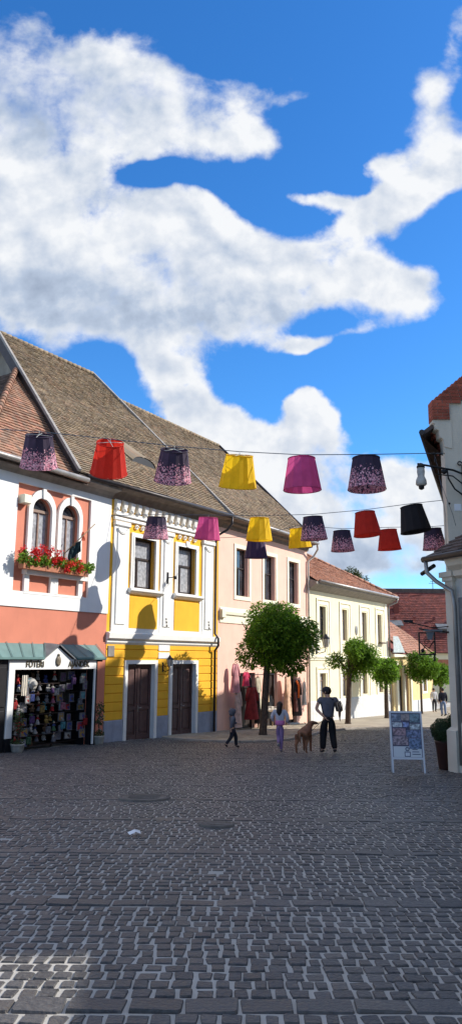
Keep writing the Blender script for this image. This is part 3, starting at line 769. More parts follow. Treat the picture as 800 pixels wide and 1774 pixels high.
# lamp bracket between the doors and pilaster light
OFF[2] = 0
def wall_lantern(F, x, z, label, sc=1.):
    o = empty('wall_lantern', F.w(x, 0, z), F.rz, label, 'lantern')
    part(o, 'bracket', 'iron', lambda b: (b.tube([(0, 0, -.35), (0, -.15, -.42), (0, -.38, -.36), (0, -.42, -.2)], .018, 6), b.tube([(0, 0, -.1), (0, -.2, -.22), (0, -.42, -.2)], .014, 6), b.box(-.04, .04, -.02, 0, -.45, 0)))
    part(o, 'lantern_glass', 'frost', lambda b: b.lathe([(.001, -.19), (.09, -.18), (.15, .14), (.001, .15)], (0, -.42), 6, False))
    part(o, 'lantern_frame', 'iron', lambda b: ([b.tube([(.09 * math.cos(k * PI / 3), -.42 + .09 * math.sin(k * PI / 3), -.18), (.155 * math.cos(k * PI / 3), -.42 + .155 * math.sin(k * PI / 3), .14)], .01, 4) for k in range(6)], b.lathe([(.17, .14), (.16, .17), (.07, .26), (.03, .33), (.001, .35)], (0, -.42), 6, False)))
    o.scale = (sc,) * 3
    return o
OFF[2] = 0
wl1 = wall_lantern(FY, 3.22, 1.42, 'small iron lantern on yellow wall between the two brown doors', .8)
sp = empty('wall_spotlight', FY.w(3.28, -.09, 4.65), FY.rz, 'dark wall light on white pilaster between the yellow house windows', 'wall light')
part(sp, 'backplate', 'iron', lambda b: b.bbox(-.05, .05, -.03, 0, -.22, .22, .01)); part(sp, 'arm', 'iron', lambda b: b.tube([(0, -.03, 0), (.1, -.3, .04)], .02, 6)); part(sp, 'lamp_head', 'iron', lambda b: b.lathe([(.001, -.06), (.06, -.05), (.05, .06), (.001, .08)], (.1, -.3), 8))

# ================================================================== PINK HOUSE
P = building(FP, 'town_house', -1.45, 'pale pink house with three tall upper windows behind largest round tree')
EX = 9.03
holes = [(1.49, 2.62, 4.34, 6.48), (4.17, 5.28, 4.34, 6.48), (6.79, 7.86, 4.34, 6.48)]
dh = [(1.5, 3.3, -1.6, .95), (4.3, 5.5, -1.6, .95), (6.6, 7.6, -1.6, .95)]
part(P, 'wall', 'pink', lambda b: wallgrid(b, 0, EX, -2.2, 7.4, holes + dh, 0, .3))
for a, c, z0, z1 in holes:
    part(P, 'window_surround', 'creamtrim', lambda b: frame_rect(b, a - .18, c + .26, z0 - .18, z1 + .18, .18, -.035, .02))
    window(P, a, c, z0, z1, .2, 'darkframe', 'glass', rows=(.40,), cols=(.5,), fw=.07, mw=.035)
part(P, 'string_cornice', 'creamtrim', lambda b: b.prismx([(0, 3.08), (-.04, 3.1), (-.04, 3.42), (-.1, 3.46), (-.12, 3.58), (-.05, 3.62), (-.05, 3.7), (-.01, 3.76), (0, 3.76)], .12, EX))
part(P, 'cornice_end', 'creamtrim', lambda b: b.bbox(.10, .42, -.16, -.002, 3.3, 3.66, .02))
for a, c, z0, z1 in dh:
    def f(b):
        m = (a + c) / 2
        for p, q in ((a, m - .005), (m + .005, c)):
            b.box(p, q, .2, .24, z0, z1); frame_rect(b, p, q, z0, z1, .1, .16, .2)
            b.box(p + .1, q - .1, .16, .2, z0 + 1.2, z0 + 1.3)
    part(P, 'door', 'darkframe', f)
    part(P, 'doorstep', 'paleplinth', lambda b: b.box(a - .05, c + .05, -.14, .28, z0 - .2, z0 + .08))
part(P, 'cove', 'soffit', lambda b: b.prismx([(0, 7.24), (-.05, 7.26), (-.08, 7.4), (-.3, 7.44), (-.32, 7.54), (-.56, 7.58), (-.56, 7.66), (.3, 8.0), (.3, 7.24)], .0, EX + .1))
part(P, 'gutter', 'gutter', lambda b: b.tube([(.05, -.62, 7.66), (EX + .1, -.62, 7.64)], .075, 10))
Lp = (6.2 + .56) / CP
pl = lambda q: .30
pr = lambda q: 9.13 + .85 * q / Lp
prf = roof_plane(P, 'tiled_roof', 'tilegrey', pl, pr, -.56, 7.70, PIT, Lp, .20, .17)
verge(prf, FP, pr, Lp, -.56, 7.73, 1, 'gutterdark', 'gutterdark', .25)
part(P, 'gable_wall', 'rawwall', lambda b: (b.prismx([(.31, -2), (12, -2), (12, 7.5), (6.2, 13.7), (.31, 7.9)], EX - .3, EX), b.box(0.02, EX - .3, 11.9, 12, -2, 7.5)))
part(prf, 'rear_slope', 'tilegrey', lambda b: b.poly([(.3, 6.2, 14.1), (9.9, 6.2, 14.1), (9.9, 12.4, 7.7), (.3, 12.4, 7.7)], .1))
pipe(P, 'downpipe', [(9.05, -.6, 7.6), (9.35, -.5, 7.35), (9.3, -.25, 6.95), (8.98, -.09, 6.7), (8.98, -.09, -1.6)], .055, 'gutterwhite')

# ================================================================== CREAM HOUSE
Cb = building(FC, 'town_house', -1.7, 'long cream house with four narrow upper windows and orange hipped roof')
EX = 12.48
up = [(1.58, 2.4, 2.64, 4.43), (4.76, 5.5, 2.64, 4.43), (7.9, 8.68, 2.64, 4.43), (10.66, 11.4, 2.64, 4.43)]
lo = [(1.5, 2.3, -.48, .92), (4.65, 5.45, -.48, .92), (7.75, 8.55, -.48, .92), (10.6, 11.4, -.48, .92)]
part(Cb, 'wall', 'cream', lambda b: wallgrid(b, 0, EX, -2.4, 5.3, up + lo, 0, .3))
for i, (a, c, z0, z1) in enumerate(up + lo):
    u_ = i < 4
    zt, zb = (z1 + .42, 1.85) if u_ else (z1 + .25, -.58)
    part(Cb, 'raised_panel_frame', 'creamtrim', lambda b: (frame_rect(b, a - .46, c + .52, zb, zt, .10, -.05, .0, .10, 0), frame_rect(b, a - .30, c + .36, zb, zt - .18, .20, -.025, .0, .16, 0)))
    window(Cb, a, c, z0, z1, .18, 'greywood' if i else 'darkframe', 'lace' if i else 'glass', rows=(.35,), cols=(.5,), fw=.06, mw=.03)
part(Cb, 'string_course', 'creamtrim', lambda b: b.prismx([(0, 1.5), (-.06, 1.54), (-.06, 1.62), (-.12, 1.66), (-.12, 1.72), (0, 1.78)], 0, EX))
part(Cb, 'plinth', 'paleplinth', lambda b: b.prismx([(0, -2.4), (-.06, -2.4), (-.06, -.66), (0, -.60)], 0, EX))
part(Cb, 'corner_strip', 'creamtrim', lambda b: b.bbox(EX - .5, EX - .02, -.04, -.001, -.58, 5.2, .01))
part(Cb, 'flower_shelf', 'bark', lambda b: b.box(10.6, 11.5, -.25, -.02, 2.58, 2.66)); 
part(Cb, 'oval_plaque', 'gutter', lambda b: b.ball((6.9, -.02, 3.3), .28, 14, 8, (.75, .12, 1.1)))
part(Cb, 'wall_bracket_sign', 'iron', lambda b: (b.box(2.35, 2.42, -.5, -.42, 1.42, 1.75), b.tube([(2.38, 0, 1.5), (2.38, -.5, 1.5)], .015, 5)))
part(Cb, 'cove', 'soffitgrey', lambda b: b.prismx([(0, 5.2), (-.12, 5.24), (-.55, 5.5), (-.55, 5.62), (.3, 5.9), (.3, 5.2)], .0, EX + .5))
part(Cb, 'gutter', 'gutter', lambda b: b.tube([(.3, -.62, 5.66), (EX + .55, -.62, 5.64)], .085, 10))
pc = rad(30); cc, sc_ = math.cos(pc), math.sin(pc); Lc = 5.6 / cc
xr_ = lambda q: EX + .5 - q * cc * .98
crf = roof_plane(Cb, 'tiled_roof', 'tilecream', lambda q: .1, xr_, -.55, 5.66, pc, Lc, .2, .17)
part(crf, 'hip_slope', 'tilecream', lambda b: (b.poly([(EX + .5, -.55, 5.64), (xr_(Lc), -.55 + Lc * cc, 5.64 + Lc * sc_), (EX + .5, 10.6, 5.64)][::-1], .08), b.poly([(.1, -.55 + Lc * cc, 5.66 + Lc * sc_), (xr_(Lc), -.55 + Lc * cc, 5.66 + Lc * sc_), (EX + .5, 10.6, 5.64), (.1, 10.6, 5.64)], .08)))
def f(b):
    for i in range(int(Lc / .33)):
        p = lambda q: (xr_(q), -.55 + q * cc, 5.72 + q * sc_)
        b.tube([p(i * .33), p(i * .33 + .38)], [.11, .08], 8)
part(crf, 'hip_ridge_tiles', 'tilecream', f)
part(Cb, 'side_wall', 'cream', lambda b: (b.box(EX - .3, EX, .31, 10, -2.4, 5.3), b.box(0, EX - .31, 9.8, 10, -2.4, 5.3), b.prismx([(.31, -2.2), (10, -2.2), (10, 5.5), (5, 8.3), (.31, 5.5)], .0, .2)))
pipe(Cb, 'downpipe', [(EX + .5, -.62, 5.6), (EX + .5, -.55, 5.35), (EX + .12, -.12, 5.1), (EX + .12, -.09, 4.9), (EX + .12, -.09, -2.1)], .055, 'gutter')
OFF[2] = 0
wall_lantern(FC, 1.05, 2.45, 'large iron lantern on cream wall right of the pink house', 1.35)
#@@PART3
# ================================================================== SMALL OCHRE HOUSE BEYOND
OFF[2] = 0
FO = Fac(10.75, 51.9, .591)
O = building(FO, 'small_house', -2.05, 'low pale yellow house with steep orange roof beyond the cream house')
EX = 9.2
part(O, 'wall', 'ochre', lambda b: wallgrid(b, 0, EX, -2.8, 1.95, [(.9, 1.9, -2.2, .5), (2.3, 3.3, -2.2, .7), (6.6, 7.5, -.7, .9)], 0, .3))
part(O, 'gate', 'darkframe', lambda b: (b.box(.9, 1.9, .1, .14, -2.4, .5), frame_rect(b, .9, 1.9, -2.4, .5, .1, .06, .1)))
part(O, 'door', 'greywood', lambda b: (b.box(2.3, 3.3, .15, .2, -2.4, .7), frame_rect(b, 2.3, 3.3, -2.4, .7, .12, .1, .15)))
window(O, 6.6, 7.5, -.7, .9, .12, 'greywood', 'lace', rows=(.35,), cols=(.5,))
part(O, 'gate_pier', 'creamtrim', lambda b: (b.bbox(.45, .8, -.15, -.002, -2.6, 1.5, .02), b.bbox(1.95, 2.25, -.15, -.002, -2.6, 1.2, .02), b.bbox(3.5, 3.8, -.12, -.002, -2.6, 1.4, .02)))
part(O, 'plinth', 'paleplinth', lambda b: b.bbox(3.9, EX - .1, -.06, -.001, -2.8, -1.25, .02))
part(O, 'window_surround', 'white', lambda b: frame_rect(b, 6.45, 7.65, -.85, 1.05, .14, -.03, 0))
part(O, 'cornice', 'creamtrim', lambda b: b.box(-.1, EX, -.2, .3, 1.75, 1.95))
part(O, 'side_wall', 'ochre', lambda b: (b.prismx([(.31, -2.6), (5.4, -2.6), (5.4, 1.9), (2.8, 4.2), (.31, 2.0)], EX - .2, EX), b.prismx([(.31, -2.6), (5.4, -2.6), (5.4, 1.9), (2.8, 4.2), (.31, 2.0)], 0, .2)))
Lo = 3.1 / math.cos(rad(42)); c42, s42 = math.cos(rad(42)), math.sin(rad(42))
orf = roof_plane(O, 'tiled_roof', 'tilecream', lambda q: 2.35 - 2.3 * q / Lo * 1., lambda q: EX + .2 - .8 * q, -.3, 1.98, rad(42), Lo, .22, .2)
part(orf, 'roof_boards_left', 'tilered', lambda b: b.poly([(-.1, -.2, 1.96), (2.4, -.25, 1.96), (.15, 2.75, 4.6), (-.1, 2.75, 4.6)], .08))
part(O, 'lattice_gable', mat('pale_blue_grey_boards', (.42, .47, .46), .8, .3, 14), lambda b: b.add([(-.6, -.32, 2.05), (1.75, -.32, 2.05), (.9, -.32, 2.75), (.4, -.32, 3.1), (-.6, -.32, 3.1)], [(0, 1, 2, 3, 4)]) and b.box(-.6, 1.75, -.31, -.22, 2.03, 2.08))

# ================================================================== BIG DARK RED ROOF
FB = Fac(13.0, 74.0, 1e9)
OFF[2] = -2.25
B = empty('large_house', (13.0, 74.0, -2.25), rad(-2), 'far house with huge dark red tiled roof closing the street', 'building')
part(B, 'wall', 'cream', lambda b: wallgrid(b, 0, 26, -3, 2.2, [(4.5, 5.6, -.9, .9), (8.2, 9.3, -.9, .9), (11.2, 12.3, -.9, .9)], 0, .3))
for x in (4.5, 8.2, 11.2): window(B, x, x + 1.1, -.9, .9, .15, 'darkframe', 'glass', rows=(.35,))
part(B, 'orange_wall_band', 'terracotta', lambda b: b.box(5.2, 20, -.02, -.001, .35, 1.6))
part(B, 'rear_wall', 'oldgrey', lambda b: b.box(0, 26, .31, 12, -3, 2.1))
pb = math.atan2(5.95, 5.6); Lb = math.hypot(5.95, 6.0)
brf = roof_plane(B, 'tiled_roof', 'tilered', lambda q: .0, lambda q: 26, -.4, 2.25, pb, Lb, .26, .24)
part(brf, 'rear_slope', 'tilered', lambda b: b.poly([(0, -.4 + Lb * math.cos(pb), 8.3), (26, -.4 + Lb * math.cos(pb), 8.3), (26, 12, 2.2), (0, 12, 2.2)], .1))
part(brf, 'ridge_wall', 'tiledark', lambda b: b.box(0, 26, -.4 + Lb * math.cos(pb) - .1, -.4 + Lb * math.cos(pb) + .4, 8.2, 8.75))
part(brf, 'snow_guards', 'tilered', lambda b: [b.box(3 + k * 1.9, 3.25 + k * 1.9, 2.35, 2.5, 5.45, 5.75) for k in range(9)])
def dormer(x, w, h, y, z):
    part(brf, 'dormer', 'coppergrey', lambda b: (b.prismx([(y, z), (y, z + h), (y + 2.2, z + h + .9), (y + 2.2, z)], x, x + w), b.poly([(x - .25, y - .3, z + h - .05), (x + w + .25, y - .3, z + h - .05), (x + w + .25, y + 2.2, z + h + 1.0), (x - .25, y + 2.2, z + h + 1.0)], .08)))
    part(brf, 'dormer_window', 'glass', lambda b: b.box(x + .2, x + w - .2, y - .03, y - .002, z + .15, z + h - .2))
dormer(7.2, 1.3, 1.5, 1.3, 3.1); dormer(2.5, 1.0, .7, 1.6, 4.2)
part(brf, 'chimney', 'tilered', lambda b: b.box(3.2, 3.7, 3.2, 3.7, 5.6, 7.1))
part(brf, 'aerial', 'iron', lambda b: (b.tube([(7.6, 5.3, 8.6), (7.6, 5.3, 9.7)], .03, 4), b.tube([(7.2, 5.3, 9.3), (8.0, 5.3, 9.3)], .02, 4), b.tube([(7.35, 5.3, 9.5), (7.85, 5.3, 9.5)], .02, 4)))

# ================================================================== RIGHT SIDE: tall gabled house
OFF[2] = -1.0
G = empty('gabled_house', (5.44, 19.0, -1.0), 0, 'tall beige rendered house with stepped red brick gable at right edge', 'building')
WG, LG, tG = 12.0, 17.0, .34
RZ = 7.45 + (WG / 2 + .3) * math.tan(rad(41))
part(G, 'gable_wall', 'oldwall', lambda b: b.prism([(0, -2), (WG, -2), (WG, 8.05), (WG / 2, 8.05 + .843 * (WG / 2 - .1)), (.1, 8.05), (.0, 7.66)], 0, .35))
def f(b):
    for xa in (0., WG - .3):
        b.add([(xa, .351, -2), (xa + .3, .351, -2), (xa + .3 + tG * LG, LG, -2), (xa + tG * LG, LG, -2), (xa, .351, 7.2), (xa + .3, .351, 7.2), (xa + .3 + tG * LG, LG, 7.2), (xa + tG * LG, LG, 7.2)],
              [(0, 1, 2, 3), (7, 6, 5, 4), (0, 4, 5, 1), (1, 5, 6, 2), (2, 6, 7, 3), (3, 7, 4, 0)])
part(G, 'side_wall', 'oldwall', f)
part(G, 'rear_wall', 'oldwall', lambda b: b.prism([(tG * LG, -2), (tG * LG + WG, -2), (tG * LG + WG, 7.45), (tG * LG + WG / 2, RZ - .8), (tG * LG, 7.2)], LG + .001, LG + .3))
def f(b):
    e = .56
    b.poly([(-e, .12, 7.36), (WG / 2, .12, RZ - .55), (WG / 2 + tG * LG, LG + .3, RZ - .55), (-e + tG * LG, LG + .3, 7.36)], .1)
    b.poly([(WG / 2, .12, RZ - .55), (WG + e, .12, 7.36), (WG + e + tG * LG, LG + .3, 7.36), (WG / 2 + tG * LG, LG + .3, RZ - .55)], .1)
gr = part(G, 'tiled_roof', 'tiledark', f)
part(gr, 'gutter', 'gutterdark', lambda b: b.tube([(-.56, .0, 7.34), (-.56 + tG * LG, LG, 7.30)], .075, 8))
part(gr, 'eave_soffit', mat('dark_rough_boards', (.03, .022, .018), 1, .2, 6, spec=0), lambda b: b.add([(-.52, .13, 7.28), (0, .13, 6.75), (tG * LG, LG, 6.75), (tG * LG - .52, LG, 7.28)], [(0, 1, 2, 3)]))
def f(b):   # stepped brick parapet
    h, s_ = .0885, .105; r = random.Random(4)
    n = int((WG / 2 + .28) / s_)
    for k in range(n + 5):
        zb = 7.66 + k * h
        xo = -.27 if k < 5 else -.27 + (k - 5) * s_
        xi = .16 if zb < 8.1 else .16 + (zb - 8.1) / h * s_ + .3
        xi = min(xi, WG / 2 + .2)
        x = xo; first = k % 2 == 0
        while x < xi - .02:
            w_ = .12 if first else .25; first = False
            x1 = min(x + w_, xi); b.box(x + (.005 if x > xo else -.012), x1 - .007, -.07 - r.uniform(0, .006), .345 if x == xo else .02, zb + .005, zb + h - .007); x = x1
part(G, 'brick_parapet', 'brick', f)
def f(b):
    h, s_ = .0885, .105
    n = int((WG / 2 + .28) / s_)
    for k in range(n + 5):
        zb = 7.66 + k * h
        xo = -.27 if k < 5 else -.27 + (k - 5) * s_
        xi = .16 if zb < 8.1 else .16 + (zb - 8.1) / h * s_ + .3
        b.box(xo + .004, min(xi, WG / 2 + .2) + .01, -.055, .34, zb, zb + h + .0005)
part(G, 'parapet_core', 'mortar', f)
part(G, 'kneeler', 'oldwall', lambda b: b.prism([(-.27, 7.658), (.2, 7.658), (.2, 6.9), (0, 6.95), (-.02, 7.15), (-.1, 7.2), (-.12, 7.38), (-.2, 7.42), (-.22, 7.55), (-.27, 7.6)], -.03, .34))
part(G, 'corbel_bricks', 'brick', lambda b: [b.box(-.30 + .075 * k, .01, .36, .7, 7.5 - .1 * k, 7.59 - .1 * k) for k in range(7)])
part(G, 'street_plaque', 'paper', lambda b: (b.bbox(.18, .36, -.02, -.001, 5.28, 5.46, .01), b.bbox(.40, .66, -.03, -.001, 5.2, 5.55, .01)))
part(G, 'house_number_plate', mat('dark_red_enamel', (.12, .01, .01), .4), lambda b: b.bbox(.44, .62, -.03, -.001, 4.98, 5.06, .01))
OFF[2] = 0
lb = empty('street_lantern', (5.44, 18.98, 6.1), 0, 'white glass street lantern on curled black bracket of beige gabled house', 'street lamp')
def f(b):
    b.tube([(.42, -.06, .12), (.1, -.30, .16), (-.55, -.35, .26), (-.80, -.36, .30)], .028, 8)
    b.tube([(.4, -.03, -.42), (.15, -.2, -.30), (-.02, -.28, -.05), (-.05, -.3, .16)], .02, 8)
    b.tube([(.42, -.05, .35), (.42, -.05, -.55)], .03, 8)
    b.tube([(.42, -.05, -.15), (.1, -.25, .02), (-.38, -.33, .05), (-.42, -.33, .24)], .016, 6)
    for s in (-.07, .08): b.tube([(.42 + s + .05 * math.cos(t * .8), -.05, .40 + .05 * math.sin(t * .8)) for t in range(8)], .018, 6)
    b.ball((-.13, -.31, .12), .07, 8, 6)
part(lb, 'bracket', 'iron', f)
part(lb, 'lamp_glass', 'frost', lambda b: b.lathe([(.001, .22), (.09, .20), (.10, .10), (.085, -.02), (.13, -.12), (.14, -.22), (.10, -.26), (.001, -.27)], (-.72, -.355), 12))
part(lb, 'lamp_cap', 'iron', lambda b: (b.lathe([(.001, .33), (.05, .31), (.10, .24), (.105, .20), (.001, .2)], (-.72, -.355), 12), b.lathe([(.07, -.26), (.07, -.33), (.03, -.36), (.001, -.36)], (-.72, -.355), 10)))
rp = empty('pulley_rope', (5.1, 18.75, 6.7), 0, 'thin rope with pulley hanging from the top cable near street lantern', 'rope')
part(rp, 'rope', 'cable', lambda b: (b.tube([(0, 0, 0), (.06, 0, -.25), (.14, 0, -.8), (.22, 0, -1.6), (.2, 0, -2.5)], .006, 4), b.tube([(.1, 0, -.6), (.25, 0, -1.1), (.40, .0, -1.55), (.52, .2, -1.8)], .006, 4)))
part(rp, 'pulley', 'iron', lambda b: (b.ball((.03, 0, -.18), .05, 7, 5, (.6, .6, 1.5)), b.ball((-.02, 0, 0), .05, 7, 5, (1.6, .6, .6)), b.ball((.33, 0, -1.28), .03, 6, 5)))

# ---- low corner house in front of it
OFF[2] = -.9
FR = Fac(5.10, 18.12, -.40)   # local x runs away from camera; wall runs to -x
K = empty('corner_house', (FR.ox, FR.oy, -.9), FR.rz, 'low grey-beige corner house with old tiled eave and pilaster at right edge', 'building')
# here local y>0 points away from the street (left side of direction): mirror by using +y as street side
part(K, 'wall', 'oldgrey', lambda b: (b.box(-8.5, -.02, -2.6, -.02, -2, 3.75)))
part(K, 'corner_pilaster', 'oldwall', lambda b: (b.box(-.28, .0, -.3, .06, -.95, 3.4), b.box(-.32, .05, -.32, .10, 3.40, 3.5), b.box(-.3, .03, -.3, .08, 3.2, 3.28), b.box(-.36, .10, -.34, .15, 3.5, 3.62)))
part(K, 'plinth', 'oldwall', lambda b: (b.prismx([(.02, -1.9), (.12, -1.9), (.12, .20), (.02, .30)], -8.5, -.30), b.prismx([(.0, -1.9), (.17, -1.9), (.17, .02), (.0, .12)], -.3, .03)))
part(K, 'shutter', 'coppergrey', lambda b: (b.box(-1.25, -.42, -.018, .03, .35, 3.0), [b.box(-1.2, -.47, .03, .045, .5 + k * .12, .58 + k * .12) for k in range(20)]))
def f(b):
    b.poly([(-8.7, .38, 3.98), (.22, .38, 3.98), (-1.9, -2.4, 5.9), (-8.7, -2.4, 5.9)][::-1], .08)
    b.poly([(.22, .38, 3.98), (.22, -4, 3.98), (-1.9, -2.4, 5.9)][::-1], .08)
kr = part(K, 'tiled_roof', 'tiledark', f)
def f(b):
    L_ = math.hypot(2.78, 1.92)
    tiles(b, (.22, .38, 4.0), (-1, 0, 0), (0, -2.78 / L_, 1.92 / L_), L_, lambda q: q * .62, lambda q: 8.9, .2, .17, th=.035)
part(kr, 'roof_tiles', 'tiledark', f)
part(kr, 'gutter', 'gutterdark', lambda b: b.tube([(.25, .46, 3.93), (-8.7, .46, 3.90)], .075, 10))
part(kr, 'gutter_spout', 'iron', lambda b: b.tube([(.05, .3, 3.78), (.5, .34, 3.62)], .05, 8))
part(K, 'cornice', 'oldwall', lambda b: b.prismx([(-.01, 3.45), (.1, 3.5), (.12, 3.62), (.28, 3.72), (.36, 3.9), (-.01, 3.95)], -8.5, -.37))
part(K, 'downpipe', 'gutter', lambda b: b.tube([(.16, .46, 3.9), (.16, .44, 3.62), (.0, .3, 3.4), (-.35, .14, 3.15), (-.38, .11, 2.8), (-.38, .11, -.7)], .05, 10))

# hanging iron sign
OFF[2] = 0
sg = empty('hanging_sign', (5.02, 18.05, 2.3), FR.rz + PI, 'square wrought iron sign frame with scrollwork hung off right corner house', 'sign')
sg.rotation_euler = (0, 0, 0)
part(sg, 'arm', 'iron', lambda b: (b.tube([(.08, .0, -.08), (-.28, 0, -.05), (-.64, 0, -.0)], .022, 6), b.tube([(.08, 0, .06), (-.3, 0, .02), (-.95, 0, .17)], .014, 6), b.box(-1.0, -.78, -.05, .05, .14, .2)))
part(sg, 'square_frame', 'iron', lambda b: frame_rect(b, -.66, -.27, -.60, -.08, .03, -.02, .02))
part(sg, 'scrollwork', 'iron', lambda b: (b.tube([(-.60, 0, -.55), (-.5, 0, -.38), (-.42, 0, -.45), (-.36, 0, -.35), (-.3, 0, -.28)], .014, 5), b.tube([(-.64, 0, -.3), (-.52, 0, -.42), (-.40, 0, -.52), (-.30, 0, -.58)], .012, 5), b.ball((-.57, 0, -.5), .045, 7, 5), [b.tube([(-.47 + .07 * math.cos(t * .7) * (1 - t / 16), 0, -.3 + .07 * math.sin(t * .7) * (1 - t / 16)) for t in range(12)], .011, 5)]))
part(sg, 'lower_stub', 'iron', lambda b: b.tube([(-.30, 0, -.60), (-.30, 0, -.74)], .02, 6))
part(sg, 'sign_lamp', 'coppergrey', lambda b: (b.box(-.52, -.12, -.10, .1, -.06, -.02), b.prism([(-.48, -.07), (-.30, -.07), (-.36, -.25), (-.44, -.25)], -.05, .05)))

# ================================================================== unseen houses at right, added to shade the square and facades
def shade_house(name, x0, x1, y0, y1, ze, zr, label, zb=-1.2):
    OFF[2] = 0
    o = empty(name, (x0, y0, 0), 0, label, 'building')
    def f(b):
        b.prismx([(0, zb), (y1 - y0, zb), (y1 - y0, ze), (0, ze)], 0, x1 - x0)
    part(o, 'wall', 'oldwall', f)
    part(o, 'roof', 'tiledark', lambda b: b.add([(-.4, -.3, ze), (x1 - x0 + .4, -.3, ze), (x1 - x0 + .4, y1 - y0 + .3, ze), (-.4, y1 - y0 + .3, ze), ((x1 - x0) / 2, -.3, zr), ((x1 - x0) / 2, y1 - y0 + .3, zr)], [(0, 1, 2, 3), (0, 4, 1), (2, 5, 3), (0, 3, 5, 4), (1, 4, 5, 2)]))
    return o
shade_house('town_house', 9.5, 17.5, 8.1, 18.9, 8.5, 14.0, 'unseen tall beige house added at right to shade the square')  # unseen house, added and sized to keep the square in shade
low = shade_house('low_shade_house', 7.6, 11.0, -9, 7.7, 5.4, 6.6, 'unseen low beige house added at right to shape the sunlit patch')  # unseen house, ridge set to leave a sunlit patch on the cobbles

shade_house('tall_shade_block', 20.5, 31.0, 24.4, 31.25, 18.5, 18.9, 'unseen tall block added at right to shade the souvenir shop')  # unseen block, height set so its shadow covers the shop opening
shade_house('lower_shade_block', 20.5, 30.0, 31.3, 33.3, 17.3, 17.7, 'unseen lower block added at right to shade the yellow ground floor')  # unseen block, height set for the shade line on the yellow wall

# ================================================================== GROUND
OFF[2] = 0
def sheet(name, ys, xl, xr, nx, dz, m, kind='structure'):
    vs, fs = [], []
    for y in ys:
        a, b_ = xl(y), xr(y)
        for i in range(nx + 1):
            x = a + (b_ - a) * i / nx; vs.append((x, y, gz(y) + dz))
    for j in range(len(ys) - 1):
        for i in range(nx):
            k = j * (nx + 1) + i; fs.append((k, k + 1, k + nx + 2, k + nx + 1))
    b = MB(); b.add(vs, fs); o = b.build(name, m); o['kind'] = kind
    return o
mg, nt, bs, out = new_mat('sandy_mortar_bed')
tc = nd(nt, 'ShaderNodeTexCoord')
na = nd(nt, 'ShaderNodeTexNoise'); na.inputs['Scale'].default_value = .35; na.inputs['Detail'].default_value = 8; nt.links.new(tc.outputs['Object'], na.inputs['Vector'])
nb = nd(nt, 'ShaderNodeTexNoise'); nb.inputs['Scale'].default_value = 18; nb.inputs['Detail'].default_value = 6; nt.links.new(tc.outputs['Object'], nb.inputs['Vector'])
f1 = mth(nt, 'MULTIPLY_ADD', na.outputs[0], 4, -1.6, clamp=True)
c1 = mixc(nt, f1, (.32, .305, .28), (.50, .47, .42))
c2 = mixc(nt, mth(nt, 'MULTIPLY_ADD', nb.outputs[0], 3, -1., clamp=True), c1, (.41, .385, .345))
nt.links.new(c2, bs.inputs['Base Color']); bs.inputs['Roughness'].default_value = .95
bp = nd(nt, 'ShaderNodeBump'); bp.inputs['Strength'].default_value = .5; bp.inputs['Distance'].default_value = .01; nt.links.new(nb.outputs[0], bp.inputs['Height']); nt.links.new(bp.outputs[0], bs.inputs['Normal'])
M['bed'] = mg
ys = [-40, -20, -8] + [i * 1.0 for i in range(-4, 91)] + [110, 150, 300, 900]
sheet('ground', ys, lambda y: -400, lambda y: 400, 8, 0, 'bed')

def facade_x(y):
    if y < 27.19: return -4.313 + .613 * (y - 27.186)
    if y < 33.01: return -4.313 + .65 * (y - 27.186)
    return -.5275 + .591 * (y - 33.01)
KB = [(27.66, .35), (27.9, 1.25), (28.8, 2.05), (30.0, 2.65), (32, 3.35), (34, 4.1), (35, 4.75), (35.8, 5.4), (36.4, 6.2), (36.8, 7.2), (37.0, 9), (37.2, 12), (37.3, 40)]
def kerb_r(y):
    if y < KB[0][0]: return -1e9
    for (a, p), (b_, q) in zip(KB, KB[1:]):
        if y <= b_: return p + (q - p) * (y - a) / (b_ - a)
    return 40
KL = [(27.66, .35), (27.85, -.6), (28.4, -1.5), (29.2, -2.4), (30.3, -2.5)]
def kerb_l(y):
    for (a, p), (b_, q) in zip(KL, KL[1:]):
        if y <= b_: return p + (q - p) * (y - a) / (b_ - a)
    return facade_x(y) - .3
ysw = [27.66 + .001] + [27.7 + .15 * i for i in range(1, 66)] + [38 + i for i in range(0, 60)]
pv = sheet('pavement', ysw, kerb_l, kerb_r, 6, .06, 'sandpaving')
# kerb stones
def f(b):
    pts = [(q, a) for a, q in reversed(KL[:4])] + [(q, a) for a, q in KB[1:]]
    r = random.Random(1)
    for (x0, y0), (x1, y1) in zip(pts, pts[1:]):
        L = math.hypot(x1 - x0, y1 - y0)
        if L > 15: continue
        n = max(1, round(L / .6)); a = math.atan2(y1 - y0, x1 - x0)
        for i in range(n):
            q = (i + .5) / n; cx, cy = x0 + (x1 - x0) * q, y0 + (y1 - y0) * q; l = L / n
            b.box(cx - l / 2 + .008, cx + l / 2 - .008, cy - .07, cy + .07, gz(cy) - .1, gz(cy) + .075 + r.uniform(-.004, .004), a, (cx, cy))
bk = MB(); f(bk); kb = bk.build('kerb', 'kerbstone'); kb['kind'] = 'structure'

